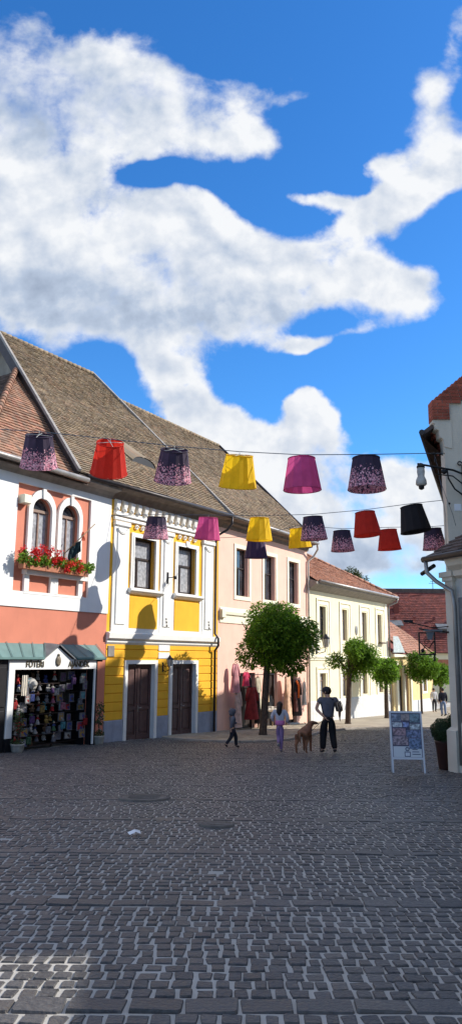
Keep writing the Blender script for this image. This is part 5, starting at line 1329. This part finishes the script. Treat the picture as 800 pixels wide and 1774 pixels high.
# ================================================================== PEOPLE AND DOG
def skin_obj(name, pts, edges, m, parent, root=0, sub=1, smooth=True):
    """pts: list of (x,y,z,rx[,ry])"""
    me = bpy.data.meshes.new(name); me.from_pydata([p[:3] for p in pts], edges, []); me.materials.append(M[m] if isinstance(m, str) else m)
    o = bpy.data.objects.new(name, me); COL.objects.link(o); o.parent = parent
    md = o.modifiers.new('Skin', 'SKIN'); md.use_smooth_shade = True; md.branch_smoothing = .6
    sv = me.skin_vertices[0].data
    for i, p in enumerate(pts):
        sv[i].radius = (p[3], p[4] if len(p) > 4 else p[3]); sv[i].use_root = (i == root)
    s = o.modifiers.new('Sub', 'SUBSURF'); s.levels = sub; s.render_levels = sub
    return o
def person(loc, rz, H, pose, label, colors, extras=None, woman=False):
    """pose gives joints in units of H; x right of the figure, y forward, z up"""
    OFF[2] = 0
    o = empty('person', loc, rz, label, 'person')
    J = dict(pelvis=(0, 0, .52), waist=(0, .0, .60), chest=(0, .0, .72), neck=(0, 0, .825), head=(0, .012, .893), crown=(0, .0, .948),
             shl=(-.105, 0, .80), ell=(-.135, -.01, .63), wrl=(-.14, .03, .49), shr=(.105, 0, .80), elr=(.135, -.01, .63), wrr=(.14, .03, .49),
             hil=(-.05, 0, .50), knl=(-.055, .01, .28), anl=(-.055, -.01, .045), tol=(-.06, .075, .02), hir=(.05, 0, .50), knr=(.055, .01, .28), anr=(.055, -.01, .045), tor=(.06, .075, .02))
    J.update({k: v for k, v in pose.items() if k[0] != "_"})
    J['belt'] = (0, -.002, .555)
    J = {k: tuple(c * H for c in v) for k, v in J.items()}
    R = dict(belt=(.074, .054), pelvis=(.080, .060), waist=(.074, .052), chest=(.085, .058), neck=(.035, .035), head=(.052, .058), crown=(.036, .04), shl=(.036,), ell=(.026,), wrl=(.017,), shr=(.036,), elr=(.026,), wrr=(.017,),
             hil=(.05,), knl=(.033,), anl=(.022,), tol=(.018,), hir=(.05,), knr=(.033,), anr=(.022,), tor=(.018,))
    names = [n for n in J if n != 'belt']; idx = {n: i for i, n in enumerate(names)}
    slim = {k: .80 for k in ('pelvis', 'waist', 'chest', 'shl', 'shr', 'hil', 'hir', 'knl', 'knr')}
    if colors.get('sleeves', 1) == 2: slim.update(ell=.8, elr=.8)
    pts = [(*J[n], *[r * H * slim.get(n, 1) for r in R[n]]) for n in names]
    E = [('pelvis', 'waist'), ('waist', 'chest'), ('chest', 'neck'), ('neck', 'head'), ('head', 'crown'), ('chest', 'shl'), ('shl', 'ell'), ('ell', 'wrl'), ('chest', 'shr'), ('shr', 'elr'), ('elr', 'wrr'),
         ('pelvis', 'hil'), ('hil', 'knl'), ('knl', 'anl'), ('anl', 'tol'), ('pelvis', 'hir'), ('hir', 'knr'), ('knr', 'anr'), ('anr', 'tor')]
    edges = [(idx[a], idx[b]) for a, b in E]
    J0 = dict(J)
    for side in ('l', 'r'):     # hands: palm and five curled fingers
        w = Vector(J['wr' + side]); e = Vector(J['el' + side]); d = (w - e).normalized(); lat = d.cross(Vector((0, 1, 0)));
        if lat.length < .2: lat = d.cross(Vector((1, 0, 0)))
        lat.normalize(); fwd = d.cross(lat).normalized()
        i0 = len(pts); palm = w + d * .035 * H; pts.append((*palm, .017 * H, .010 * H)); edges.append((idx['wr' + side], i0))
        for k in range(4):
            base = palm + d * .018 * H + fwd * (k - 1.5) * .0095 * H; ln = (.022, .026, .024, .019)[k] * H
            i1 = len(pts); pts.append((*base, .0046 * H)); mid = base + d * ln; pts.append((*mid, .0042 * H)); tip = mid + d * ln * .6 + lat * ln * .5; pts.append((*tip, .0035 * H))
            edges += [(i0, i1), (i1, i1 + 1), (i1 + 1, i1 + 2)]
        i1 = len(pts); tb = palm - d * .01 * H + fwd * .020 * H; pts.append((*tb, .0055 * H)); pts.append((*(tb + d * .02 * H + fwd * .010 * H), .0045 * H)); edges += [(i0, i1), (i1, i1 + 1)]
    hd = Vector(J['head']); i1 = len(pts); hf = pose.get('_face', (0, 1, 0)); hfv = Vector(hf).normalized()
    pts.append((*(hd + hfv * .062 * H + Vector((0, 0, -.004 * H))), .010 * H)); edges.append((idx['head'], i1))
    body = skin_obj('body', pts, edges, 'skin', o)
    # facial features, ears
    lat = Vector((hfv.y, -hfv.x, 0))
    part(body, 'eyes', 'black', lambda b: [b.ball(tuple(hd + hfv * .052 * H + lat * s * .02 * H + Vector((0, 0, .006 * H))), .006 * H, 6, 5) for s in (-1, 1)])
    part(body, 'ears', 'skin', lambda b: [b.ball(tuple(hd + lat * s * .054 * H), .013 * H, 7, 5, (.5, 1, 1.2)) for s in (-1, 1)])
    part(body, 'mouth', colors.get('lips', M['redflower']), lambda b: b.tube([tuple(hd + hfv * .055 * H + lat * s * .014 * H + Vector((0, 0, -.025 * H))) for s in (-1, 1)], .004 * H, 5))
    def wear(name, names_, edges_, grow, m, rmul=None):
        id2 = {n: i for i, n in enumerate(names_)}
        p2 = []
        for n in names_:
            rr = [r * H * (rmul or {}).get(n, 1) + grow * H for r in R[n]]; rr = rr if len(rr) == 2 else rr * 2
            p2.append((*J[n], *rr))
        return skin_obj(name, p2, [(id2[a], id2[b]) for a, b in edges_], m, o, 0)
    top = ['waist', 'pelvis', 'chest', 'shl', 'shr'] + (['ell', 'elr'] + (['wrl', 'wrr'] if colors.get('sleeves', 1) == 2 else []) if colors.get('sleeves', 1) >= 1 else [])
    if not colors.get('sleeves', 1):
        for s in 'lr':
            J['sm' + s] = tuple((Vector(J['sh' + s]) * .45 + Vector(J['el' + s]) * .55)); R['sm' + s] = (.034,); top.append('sm' + s)
    te = [('waist', 'pelvis'), ('waist', 'chest'), ('chest', 'shl'), ('chest', 'shr')]
    if 'sml' in top: te += [('shl', 'sml'), ('shr', 'smr')]
    if 'ell' in top: te += [('shl', 'ell'), ('shr', 'elr')]
    if 'wrl' in top: te += [('ell', 'wrl'), ('elr', 'wrr')]
    rm = {'ell': colors.get('sl', 1.), 'elr': colors.get('sl', 1.)}
    rm['waist'] = 1.06; J['hem'] = (J['pelvis'][0], J['pelvis'][1], J['pelvis'][2] - .012 * H); J['collar'] = tuple(Vector(J['neck']) - Vector((0, 0, .022 * H))); R['hem'] = (.078, .058); R['collar'] = (.045, .042); top[1] = 'hem'; te[0] = ('waist', 'hem'); top.append('collar'); te.append(('chest', 'collar')); wear('top', top, te, .014, colors['top'], rm)
    wear('trousers', ['pelvis', 'belt', 'hil', 'knl', 'anl', 'hir', 'knr', 'anr'], [('pelvis', 'belt'), ('pelvis', 'hil'), ('hil', 'knl'), ('knl', 'anl'), ('pelvis', 'hir'), ('hir', 'knr'), ('knr', 'anr')], colors.get('tg', .009), colors['trousers'])
    for s in ('l', 'r'):
        a, t = Vector(J['an' + s]), Vector(J['to' + s])
        skin_obj('shoe', [(*(a + Vector((0, 0, .01 * H))), .027 * H), (*(a - (t - a) * .25 + Vector((0, 0, -.018 * H))), .022 * H), (*(a + (t - a) * .5 + Vector((0, 0, -.008 * H))), .026 * H), (*t, .022 * H)], [(0, 1), (0, 2), (2, 3)], colors['shoes'], o)
    hr = colors.get('hair', 'hairdark')
    if colors.get('hairlen', 0) == 0:
        part(o, 'hair', hr, lambda b: b.ball(tuple(hd + Vector((0, 0, .018 * H)) - hfv * .010 * H), .060 * H, 12, 8, (.93, 1, 1.0)))
    else:
        hl = colors['hairlen'] * H
        hq = lambda dz, bk: tuple(hd + Vector((0, 0, dz * H)) - hfv * bk * H)
        part(o, 'hair', hr, lambda b: (b.ball(hq(.018, .012), .066 * H, 12, 8, (.95, 1, 1)), b.tube([hq(.02, .02), hq(-.03, .03), hq(-.03 - colors['hairlen'] * .5, .045), hq(-.03 - colors['hairlen'], .04)], [.055 * H, .058 * H, .056 * H, .012 * H], 12)))
    if extras: extras(o, J, H, hd, hfv, lat)
    return o
# man with cap and backpack
def man_x(o, J, H, hd, hf, lat):
    capm = cloth((.03, .028, .032), 'dark_cap')
    c = hd + Vector((0, 0, .022 * H))
    cp = part(o, 'cap', capm, lambda b: (b.ball(tuple(c + Vector((0, 0, .010 * H))), .063 * H, 14, 8, (1, 1.02, .85))))
    def br(b):
        vs = []; 
        for q in range(9):
            a = -.9 + 1.8 * q / 8; d = hf * math.cos(a) + lat * math.sin(a)
            vs.append(tuple(c + d * .055 * H + Vector((0, 0, .012 * H)))); vs.append(tuple(c + d * .058 * H + hf * .05 * H * math.cos(a) + Vector((0, 0, .0))))
        b.add(vs, [(2 * q, 2 * q + 1, 2 * q + 3, 2 * q + 2) for q in range(8)])
    part(cp, 'cap_brim', capm, br)
    bk = cloth((.07, .055, .045), 'backpack_cloth')
    s = Vector(J['shr'])
    B_ = empty('backpack', o.matrix_basis @ (s + Vector((.035 * H, -.06 * H, -.10 * H))), o.rotation_euler[2] + .3, 'brown patterned backpack slung on the right shoulder of capped man', 'backpack')
    B_.rotation_euler = (0, rad(-16), o.rotation_euler[2] + .35)
    skin_obj('bag', [(0, 0, -.02 * H, .062 * H, .045 * H), (0, 0, .06 * H, .056 * H, .04 * H), (0, 0, -.09 * H, .066 * H, .05 * H)], [(0, 1), (0, 2)], bk, B_)
    lt = cloth((.45, .36, .27), 'pale_stripes')
    part(B_, 'stripe', lt, lambda b: [b.tube([(x * H, -.052 * H, .06 * H), (x * 1.3 * H, -.060 * H, 0), (x * H * .8, -.054 * H, -.09 * H)], .006 * H, 5) for x in (-.035, -.005, .028)])
    part(B_, 'pocket', bk, lambda b: b.ball((0, -.04 * H, -.06 * H), .045 * H, 10, 7, (1, .5, .9)))
    part(B_, 'strap', 'black', lambda b: b.tube([(-.03 * H, .02 * H, .09 * H), (-.075 * H, .06 * H, .125 * H), (-.10 * H, .11 * H, .08 * H), (-.06 * H, .10 * H, -.04 * H)], .009 * H, 6))
man = person((2.93, 23.6, gz(23.6) + .03), rad(4), 1.96, dict(
    knl=(-.065, .02, .28), anl=(-.085, -.03, .045), tol=(-.10, .04, .02), knr=(.06, .03, .285), anr=(.075, -.045, .05), tor=(.085, .03, .022),
    ell=(-.165, -.02, .64), wrl=(-.075, -.075, .535), elr=(.15, -.03, .65), wrr=(.165, .04, .53), head=(-.012, .014, .888), _face=(-.85, .5, 0)),
    'man in dark cap, grey t-shirt and black trousers walking a dog', dict(top=cloth((.11, .11, .135), 'grey_tshirt'), sleeves=0, trousers=cloth((.012, .012, .014), 'black_trousers'), tg=.020, shoes=cloth((.07, .06, .055), 'worn_shoes')), man_x)
man.scale = (1.13, 1.1, 1.0)
# girl
def girl_x(o, J, H, hd, hf, lat):
    part(o, 'pink_waistband', cloth((.48, .16, .36), 'pink_cloth'), lambda b: b.lathe([(.082 * H, .515 * H), (.095 * H, .525 * H), (.094 * H, .60 * H), (.078 * H, .61 * H)], (J['waist'][0], J['waist'][1]), 16))
girl = person((1.50, 23.7, gz(23.7) + .03), rad(-8), 1.50, dict(
    hil=(-.055, 0, .50), knl=(-.03, .055, .30), anl=(-.02, -.08, .17), tol=(-.02, -.06, .105), hir=(.04, 0, .50), knr=(.03, .02, .28), anr=(.02, -.01, .045), tor=(.03, .07, .02),
    ell=(-.16, -.01, .66), wrl=(-.13, .07, .58), elr=(.165, -.02, .65), wrr=(.13, .06, .57), _face=(.2, 1, 0)),
    'girl with long dark hair, white top, pink waistband and lilac leggings', dict(top=cloth((.42, .42, .47), 'white_top'), sleeves=2, trousers=cloth((.25, .16, .30), 'lilac_leggings'), tg=.012, shoes=cloth((.30, .28, .30), 'pale_shoes'), hairlen=.20), girl_x)
# child
def child_x(o, J, H, hd, hf, lat):
    part(o, 'hood', cloth((.10, .10, .12), 'grey_hood'), lambda b: (b.ball(tuple(hd + Vector((0, 0, .015 * H)) - hf * .022 * H), .080 * H, 14, 9, (1, 1, 1.05)), b.tube([tuple(hd - hf * .03 * H), tuple(hd - hf * .03 * H - Vector((0, 0, .09 * H)))], [.072 * H, .06 * H], 12)))
child = person((.09, 25.1, gz(25.1) + .03), rad(-75), 1.22, dict(
    knl=(-.04, .09, .29), anl=(-.04, .10, .05), tol=(-.04, .18, .025), knr=(.04, -.03, .28), anr=(.04, -.15, .10), tor=(.04, -.12, .035), ell=(-.13, .03, .64), wrl=(-.12, .14, .60), elr=(.13, -.05, .64), wrr=(.13, -.06, .50), head=(0, .02, .90)),
    'small child in grey hooded jacket and dark trousers striding right', dict(top=cloth((.10, .105, .13), 'grey_jacket'), sleeves=2, sl=1.2, trousers=cloth((.02, .02, .028), 'dark_trousers'), tg=.012, shoes=cloth((.02, .02, .022), 'dark_shoes')), child_x)
# distant pedestrian
child.scale = (1.2, 1.2, 1.0)
far_p = person((13.35, 49.5, gz(49.5) + .07), rad(10), 1.78, dict(knl=(-.055, .04, .28), knr=(.055, -.02, .28), anr=(.055, -.05, .05)),
    'distant pedestrian in dark jacket and blue jeans at right edge', dict(top=cloth((.015, .017, .03), 'navy_jacket'), sleeves=2, sl=1.2, trousers=cloth((.13, .19, .32), 'blue_jeans'), tg=.014, shoes=cloth((.02, .02, .02), 'dark_shoes')))
far_q = person((14.6, 56.5, gz(56.5) + .07), rad(190), 1.72, dict(knl=(-.055, .04, .28)), 'distant pedestrian in white top left of the navy jacket', dict(top=cloth((.6, .58, .58), 'white_shirt'), sleeves=2, trousers=cloth((.03, .03, .04), 'dark_trousers'), tg=.014, shoes=cloth((.02, .02, .02), 'dark_shoes')))
# dog, seen from behind, head up and turned right
OFF[2] = 0
dog = empty('dog', (2.10, 23.15, gz(23.15) + .025), rad(-24), 'large short-haired brown dog standing between the girl and man', 'dog')
s = 1.0
dp = [(0, 0, .60, .155, .15), (0, .28, .57, .165, .17), (0, .52, .61, .15, .18), (.03, .65, .76, .10, .105), (.06, .74, .85, .085, .085), (.14, .78, .84, .055, .055), (.21, .81, .82, .04, .036),
      (-.10, -.06, .56, .075, .10), (-.115, .02, .40, .06, .07), (-.12, -.11, .25, .033), (-.12, -.08, .07, .026), (-.12, -.03, .025, .03, .022),
      (.10, -.06, .56, .075, .10), (.115, .06, .40, .06, .07), (.12, -.05, .25, .033), (.12, -.02, .07, .026), (.12, .03, .025, .03, .022),
      (-.09, .54, .50, .06, .07), (-.095, .55, .30, .036), (-.095, .54, .08, .026), (-.095, .58, .025, .03, .022),
      (.09, .50, .50, .06, .07), (.095, .48, .30, .036), (.095, .50, .08, .026), (.095, .54, .025, .03, .022),
      (0, -.15, .62, .035), (.0, -.22, .48, .024), (.02, -.20, .32, .012)]
de = [(0, 1), (1, 2), (2, 3), (3, 4), (4, 5), (5, 6), (0, 7), (7, 8), (8, 9), (9, 10), (10, 11), (0, 12), (12, 13), (13, 14), (14, 15), (15, 16), (2, 17), (17, 18), (18, 19), (19, 20), (2, 21), (21, 22), (22, 23), (23, 24), (0, 25), (25, 26), (26, 27)]
furm = mat('short_brown_fur', (.19, .085, .045), .75, .3, 9, .3, 60)
db = skin_obj('body', dp, de, furm, dog)
dog.scale = (1.18, .95, .98)
part(db, 'ear', furm, lambda b: b.prism([(-.02, .865), (.03, .875), (.02, .79), (-.025, .77)], .675, .70)); part(db, 'ear', furm, lambda b: b.prism([(.05, .875), (.09, .86), (.095, .78), (.06, .78)], .765, .78))
part(db, 'nose', 'black', lambda b: b.ball((.208, .81, .818), .02, 6, 5)); part(db, 'eyes', 'black', lambda b: [b.ball(q, .010, 6, 5) for q in ((.13, .735, .865), (.12, .82, .865))])
part(dog, 'collar', 'black', lambda b: b.tube([(.03 + .085 * math.cos(a * PI / 8), .67 + .07 * math.sin(a * PI / 8), .77 + .03 * math.sin(a * PI / 8)) for a in range(17)], .012, 5))
ls_ = MB((0, 0, 0)); ls_.tube([(2.24, 23.85, gz(23.2) + .86), (2.45, 23.9, -.55), (2.75, 23.8, -.25), (3.15, 23.7, -.08)], .008, 5)
tag(ls_.build('dog_lead', 'black'), 'thin black lead running from the dog collar to man', 'lead')

# ================================================================== LIGHT, SKY, CAMERA
sun_v = Vector((1, .15, .70)).normalized()
L = bpy.data.lights.new('sun', 'SUN'); L.energy = 4.6; L.angle = rad(.53); L.color = (1, .945, .86)
lo_ = bpy.data.objects.new('sun', L); COL.objects.link(lo_); lo_.rotation_euler = sun_v.to_track_quat('Z', 'Y').to_euler(); lo_.location = (20, 3, 30)
w = bpy.data.worlds.new('World'); scene.world = w; w.use_nodes = True; nt = w.node_tree
bg = nt.nodes['Background']
sky = nd(nt, 'ShaderNodeTexSky'); sky.sky_type = 'NISHITA'; sky.sun_disc = False; sky.sun_elevation = math.asin(sun_v.z); sky.sun_rotation = math.atan2(sun_v.x, sun_v.y)
sky.air_density = 1.0; sky.dust_density = .3; sky.ozone_density = 3.0; sky.altitude = 200
tc = nd(nt, 'ShaderNodeTexCoord'); D = tc.outputs['Generated']
sp_ = nd(nt, 'ShaderNodeSeparateXYZ'); nt.links.new(D, sp_.inputs[0]); X, Yy, Z = sp_.outputs
yy = mth(nt, 'MAXIMUM', mth(nt, 'ABSOLUTE', Yy), .08)
A_ = mth(nt, 'DIVIDE', X, yy); B_ = mth(nt, 'DIVIDE', Z, yy)      # tangent-plane direction coordinates (az, el)
CR, SR = math.cos(rad(10.77)), math.sin(rad(10.77))
def dirab(px, py):      # a viewing direction measured on the photograph -> (x/y, z/y)
    cx, cy = (px - 400) / 1330, -(py - 887) / 1330
    yv = CR - cy * SR; return cx / yv, (SR + cy * CR) / yv
cmb = nd(nt, 'ShaderNodeCombineXYZ'); nt.links.new(A_, cmb.inputs[0]); nt.links.new(B_, cmb.inputs[1])
V = cmb.outputs[0]
def noise(vec, sc, det, rough=.55, off=(0, 0, 0), dist=0.):
    mp = nd(nt, 'ShaderNodeMapping'); mp.inputs['Location'].default_value = off; nt.links.new(vec, mp.inputs[0])
    n = nd(nt, 'ShaderNodeTexNoise'); n.inputs['Scale'].default_value = sc; n.inputs['Detail'].default_value = det; n.inputs['Roughness'].default_value = rough; n.inputs['Distortion'].default_value = dist
    nt.links.new(mp.outputs[0], n.inputs['Vector']); return n.outputs[0]
wn1 = noise(V, 5, 3, .5, (3, 1, 0)); wn2 = noise(V, 5, 3, .5, (9, 4, 2))
wa = mth(nt, 'ADD', A_, mth(nt, 'MULTIPLY_ADD', wn1, .10, -.05)); wb = mth(nt, 'ADD', B_, mth(nt, 'MULTIPLY_ADD', wn2, .10, -.05))
def blob(px, py, rx, ry, rot, wgt):
    a0, b0 = dirab(px, py); ax, _ = dirab(px + rx, py); _, by = dirab(px, py - ry); rx_, ry_ = abs(ax - a0), abs(by - b0)
    c_, s_ = math.cos(rad(rot)), math.sin(rad(rot))
    da = mth(nt, 'SUBTRACT', wa, a0); db = mth(nt, 'SUBTRACT', wb, b0)
    u = mth(nt, 'ADD', mth(nt, 'MULTIPLY', da, c_ / rx_), mth(nt, 'MULTIPLY', db, s_ / rx_)); v = mth(nt, 'ADD', mth(nt, 'MULTIPLY', da, -s_ / ry_), mth(nt, 'MULTIPLY', db, c_ / ry_))
    r2 = mth(nt, 'ADD', mth(nt, 'MULTIPLY', u, u), mth(nt, 'MULTIPLY', v, v))
    return mth(nt, 'MULTIPLY', mth(nt, 'EXPONENT', mth(nt, 'MULTIPLY', r2, -.7)), wgt)
def total(bl):
    t = None
    for b_ in bl:
        x = blob(*b_); t = x if t is None else mth(nt, 'ADD', t, x)
    return t
#CLOUDS
blobs = [(40, 160, 210, 110, 0, 1.0), (225, 150, 130, 70, -14, .85), (300, 215, 120, 60, 5, .7), (430, 245, 60, 38, -30, .62), (400, 150, 75, 32, 10, .5), (510, 155, 50, 16, 5, .5), (70, 270, 170, 50, 0, .8),
         (60, 410, 170, 90, 0, .95), (120, 520, 220, 90, 0, 1.0), (300, 420, 105, 75, 0, .85), (370, 380, 50, 40, 0, .5), (350, 520, 130, 80, -12, .9), (490, 435, 90, 62, 12, .8), (560, 480, 110, 40, 0, .7), (690, 495, 85, 42, -8, .9), (590, 395, 60, 40, 25, .6), (670, 350, 80, 42, 35, .75),
         (760, 255, 75, 65, 35, .9), (742, 150, 40, 50, 0, .8), (792, 50, 34, 60, 0, .75), (700, 310, 80, 50, 30, .75), (500, 322, 42, 14, 0, .6), (560, 330, 40, 14, 0, .45), (640, 268, 40, 16, 20, .4),
         (270, 655, 62, 42, -30, .85), (330, 715, 62, 50, -25, .95), (340, 745, 60, 30, 0, .5), (515, 598, 40, 16, 8, .75), (590, 575, 60, 16, 15, .62), (505, 700, 42, 36, 0, 1.0), (530, 745, 42, 45, 0, .95), (455, 775, 80, 32, 0, .85), (560, 850, 210, 75, 0, .95), (700, 865, 130, 48, 0, .9), (620, 970, 300, 90, 0, 1.05), (675, 55, 18, 12, 0, .62), (555, 40, 26, 14, -40, .42), (580, 90, 20, 12, -30, .38), (420, 50, 60, 14, -35, .42), (450, 100, 50, 12, -30, .36), (650, 10, 40, 10, 0, .5)]
holes_ = [(275, 312, 52, 14, 0, .75), (185, 632, 30, 26, 0, .8), (500, 640, 80, 18, 10, .35), (660, 1010, 90, 14, 0, .35), (440, 345, 60, 32, -30, .55), (180, 640, 50, 36, 0, .4), (560, 400, 30, 20, 0, .2), (640, 620, 100, 30, 0, .3), (300, 320, 70, 14, 0, .4), (330, 95, 40, 14, -30, .3)]
cov = mth(nt, 'SUBTRACT', total(blobs), total(holes_))
cov = mth(nt, 'MINIMUM', cov, 1.05)
front = mth(nt, 'MULTIPLY', mth(nt, 'GREATER_THAN', Yy, .05), mth(nt, 'SUBTRACT', 1.0, mth(nt, 'MULTIPLY_ADD', B_, 3.0, -3.6, clamp=True)))
front = mth(nt, 'MULTIPLY', front, mth(nt, 'SUBTRACT', 1.0, mth(nt, 'MULTIPLY_ADD', mth(nt, 'ABSOLUTE', A_), 2.5, -1.5, clamp=True)))
other = mth(nt, 'MULTIPLY_ADD', noise(D, 1.6, 2, .5, (5, 2, 1)), 2.2, -.35)  # unseen clouds outside the view, thickened to whiten the sky fill
cov = mth(nt, 'ADD', mth(nt, 'MULTIPLY', cov, front), mth(nt, 'MULTIPLY', other, mth(nt, 'SUBTRACT', 1.0, front)))
SH = (-.012, -.020, 0)
n_a = noise(V, 6.5, 12, .56, (0, 0, 0), .25); n_b = noise(V, 26, 8, .6, (2, 7, 0), .1)
n_c = noise(V, 11, 7, .52, (5, 1, 0), .1); n_s = noise(V, 11, 7, .52, (5 + SH[0], 1 + SH[1], 0), .1)
tex = mth(nt, 'ADD', mth(nt, 'MULTIPLY', mth(nt, 'SUBTRACT', n_a, .5), 1.8), mth(nt, 'MULTIPLY', mth(nt, 'SUBTRACT', n_b, .5), .6))
den = mth(nt, 'SUBTRACT', mth(nt, 'ADD', cov, tex), .55)
soft = mth(nt, 'ADD', mth(nt, 'MULTIPLY_ADD', noise(V, 4, 3, .5, (8, 3, 0)), .75, .03), total([(120, 130, 260, 130, 0, .22), (740, 150, 120, 160, 0, .16), (560, 560, 160, 60, 0, .1)]))
mr = nd(nt, 'ShaderNodeMapRange'); mr.interpolation_type = 'SMOOTHSTEP'; mr.inputs[1].default_value = 0.; nt.links.new(mth(nt, 'MAXIMUM', soft, .16), mr.inputs[2]); nt.links.new(den, mr.inputs[0])
alpha = mr.outputs[0]
# lit edges, grey thick cores and undersides
rel = mth(nt, 'MULTIPLY', mth(nt, 'SUBTRACT', n_c, n_s), 1.7)
core = mth(nt, 'MULTIPLY_ADD', den, 1.5, -.12, clamp=True)
f1l = noise(V, 5, 8, .6, (4, 4, 0))
grey = total([(60, 230, 190, 75, 0, .85), (20, 130, 120, 80, 0, .35), (150, 560, 260, 60, 0, 1.0), (60, 480, 160, 60, 0, .5), (300, 500, 170, 40, -10, .45), (520, 520, 140, 22, -5, .4), (650, 985, 260, 50, 0, 1.3), (600, 900, 180, 22, 0, .5), (300, 750, 90, 26, 0, .3), (400, 560, 80, 30, 0, .6), (760, 300, 40, 40, 0, .15)])
gg = mth(nt, 'ADD', mth(nt, 'MULTIPLY_ADD', grey, .46, .04), mth(nt, 'MULTIPLY_ADD', f1l, .18, -.09))
dark = mth(nt, 'MULTIPLY', core, gg)
sh = mth(nt, 'ADD', mth(nt, 'SUBTRACT', .93, dark), rel, clamp=True)
cr_ = nd(nt, 'ShaderNodeValToRGB'); e_l = cr_.color_ramp.elements; e_l[0].color = (.28, .35, .48, 1); e_l[1].color = (.93, .95, .98, 1)
m_ = cr_.color_ramp.elements.new(.5); m_.color = (.50, .59, .74, 1)
nt.links.new(sh, cr_.inputs[0]); ccol = cr_.outputs[0]
hs_ = nd(nt, 'ShaderNodeHueSaturation'); hs_.inputs['Saturation'].default_value = 1.25; hs_.inputs['Value'].default_value = 1.0; nt.links.new(sky.outputs[0], hs_.inputs['Color'])
CL = 4.7
cl = nd(nt, 'ShaderNodeVectorMath', operation='SCALE'); nt.links.new(ccol, cl.inputs[0]); cl.inputs['Scale'].default_value = CL
tint = mixc(nt, 1.0, hs_.outputs[0], (.60, .88, 1.08), 'MULTIPLY')
fin = mixc(nt, alpha, tint, cl.outputs[0])
w.cycles.sampling_method = 'MANUAL'; w.cycles.sample_map_resolution = 256
nt.links.new(fin, bg.inputs['Color']); bg.inputs['Strength'].default_value = .15

cam = bpy.data.cameras.new('camera'); co = bpy.data.objects.new('camera', cam); COL.objects.link(co)
co.location = (0, 0, 1.6)
p_, e_ = rad(10.77), rad(.4)
F_ = Vector((0, math.cos(p_), math.sin(p_))); U_ = Vector((0, -math.sin(p_), math.cos(p_))); R_ = Vector((1, 0, 0))
R2 = R_ * math.cos(e_) + U_ * math.sin(e_); U2 = U_ * math.cos(e_) - R_ * math.sin(e_)
co.rotation_euler = Matrix((R2, U2, -F_)).transposed().to_euler()
cam.sensor_fit = 'VERTICAL'; cam.sensor_height = 36; cam.lens = 1330 / 1774 * 36; cam.clip_start = .1; cam.clip_end = 3000
scene.camera = co
vs_ = scene.view_settings; vs_.view_transform = 'Standard'; vs_.look = 'None'; vs_.exposure = .5; vs_.gamma = 1; vs_.use_curve_mapping = False
scene.cycles.max_bounces = 8; scene.cycles.diffuse_bounces = 4
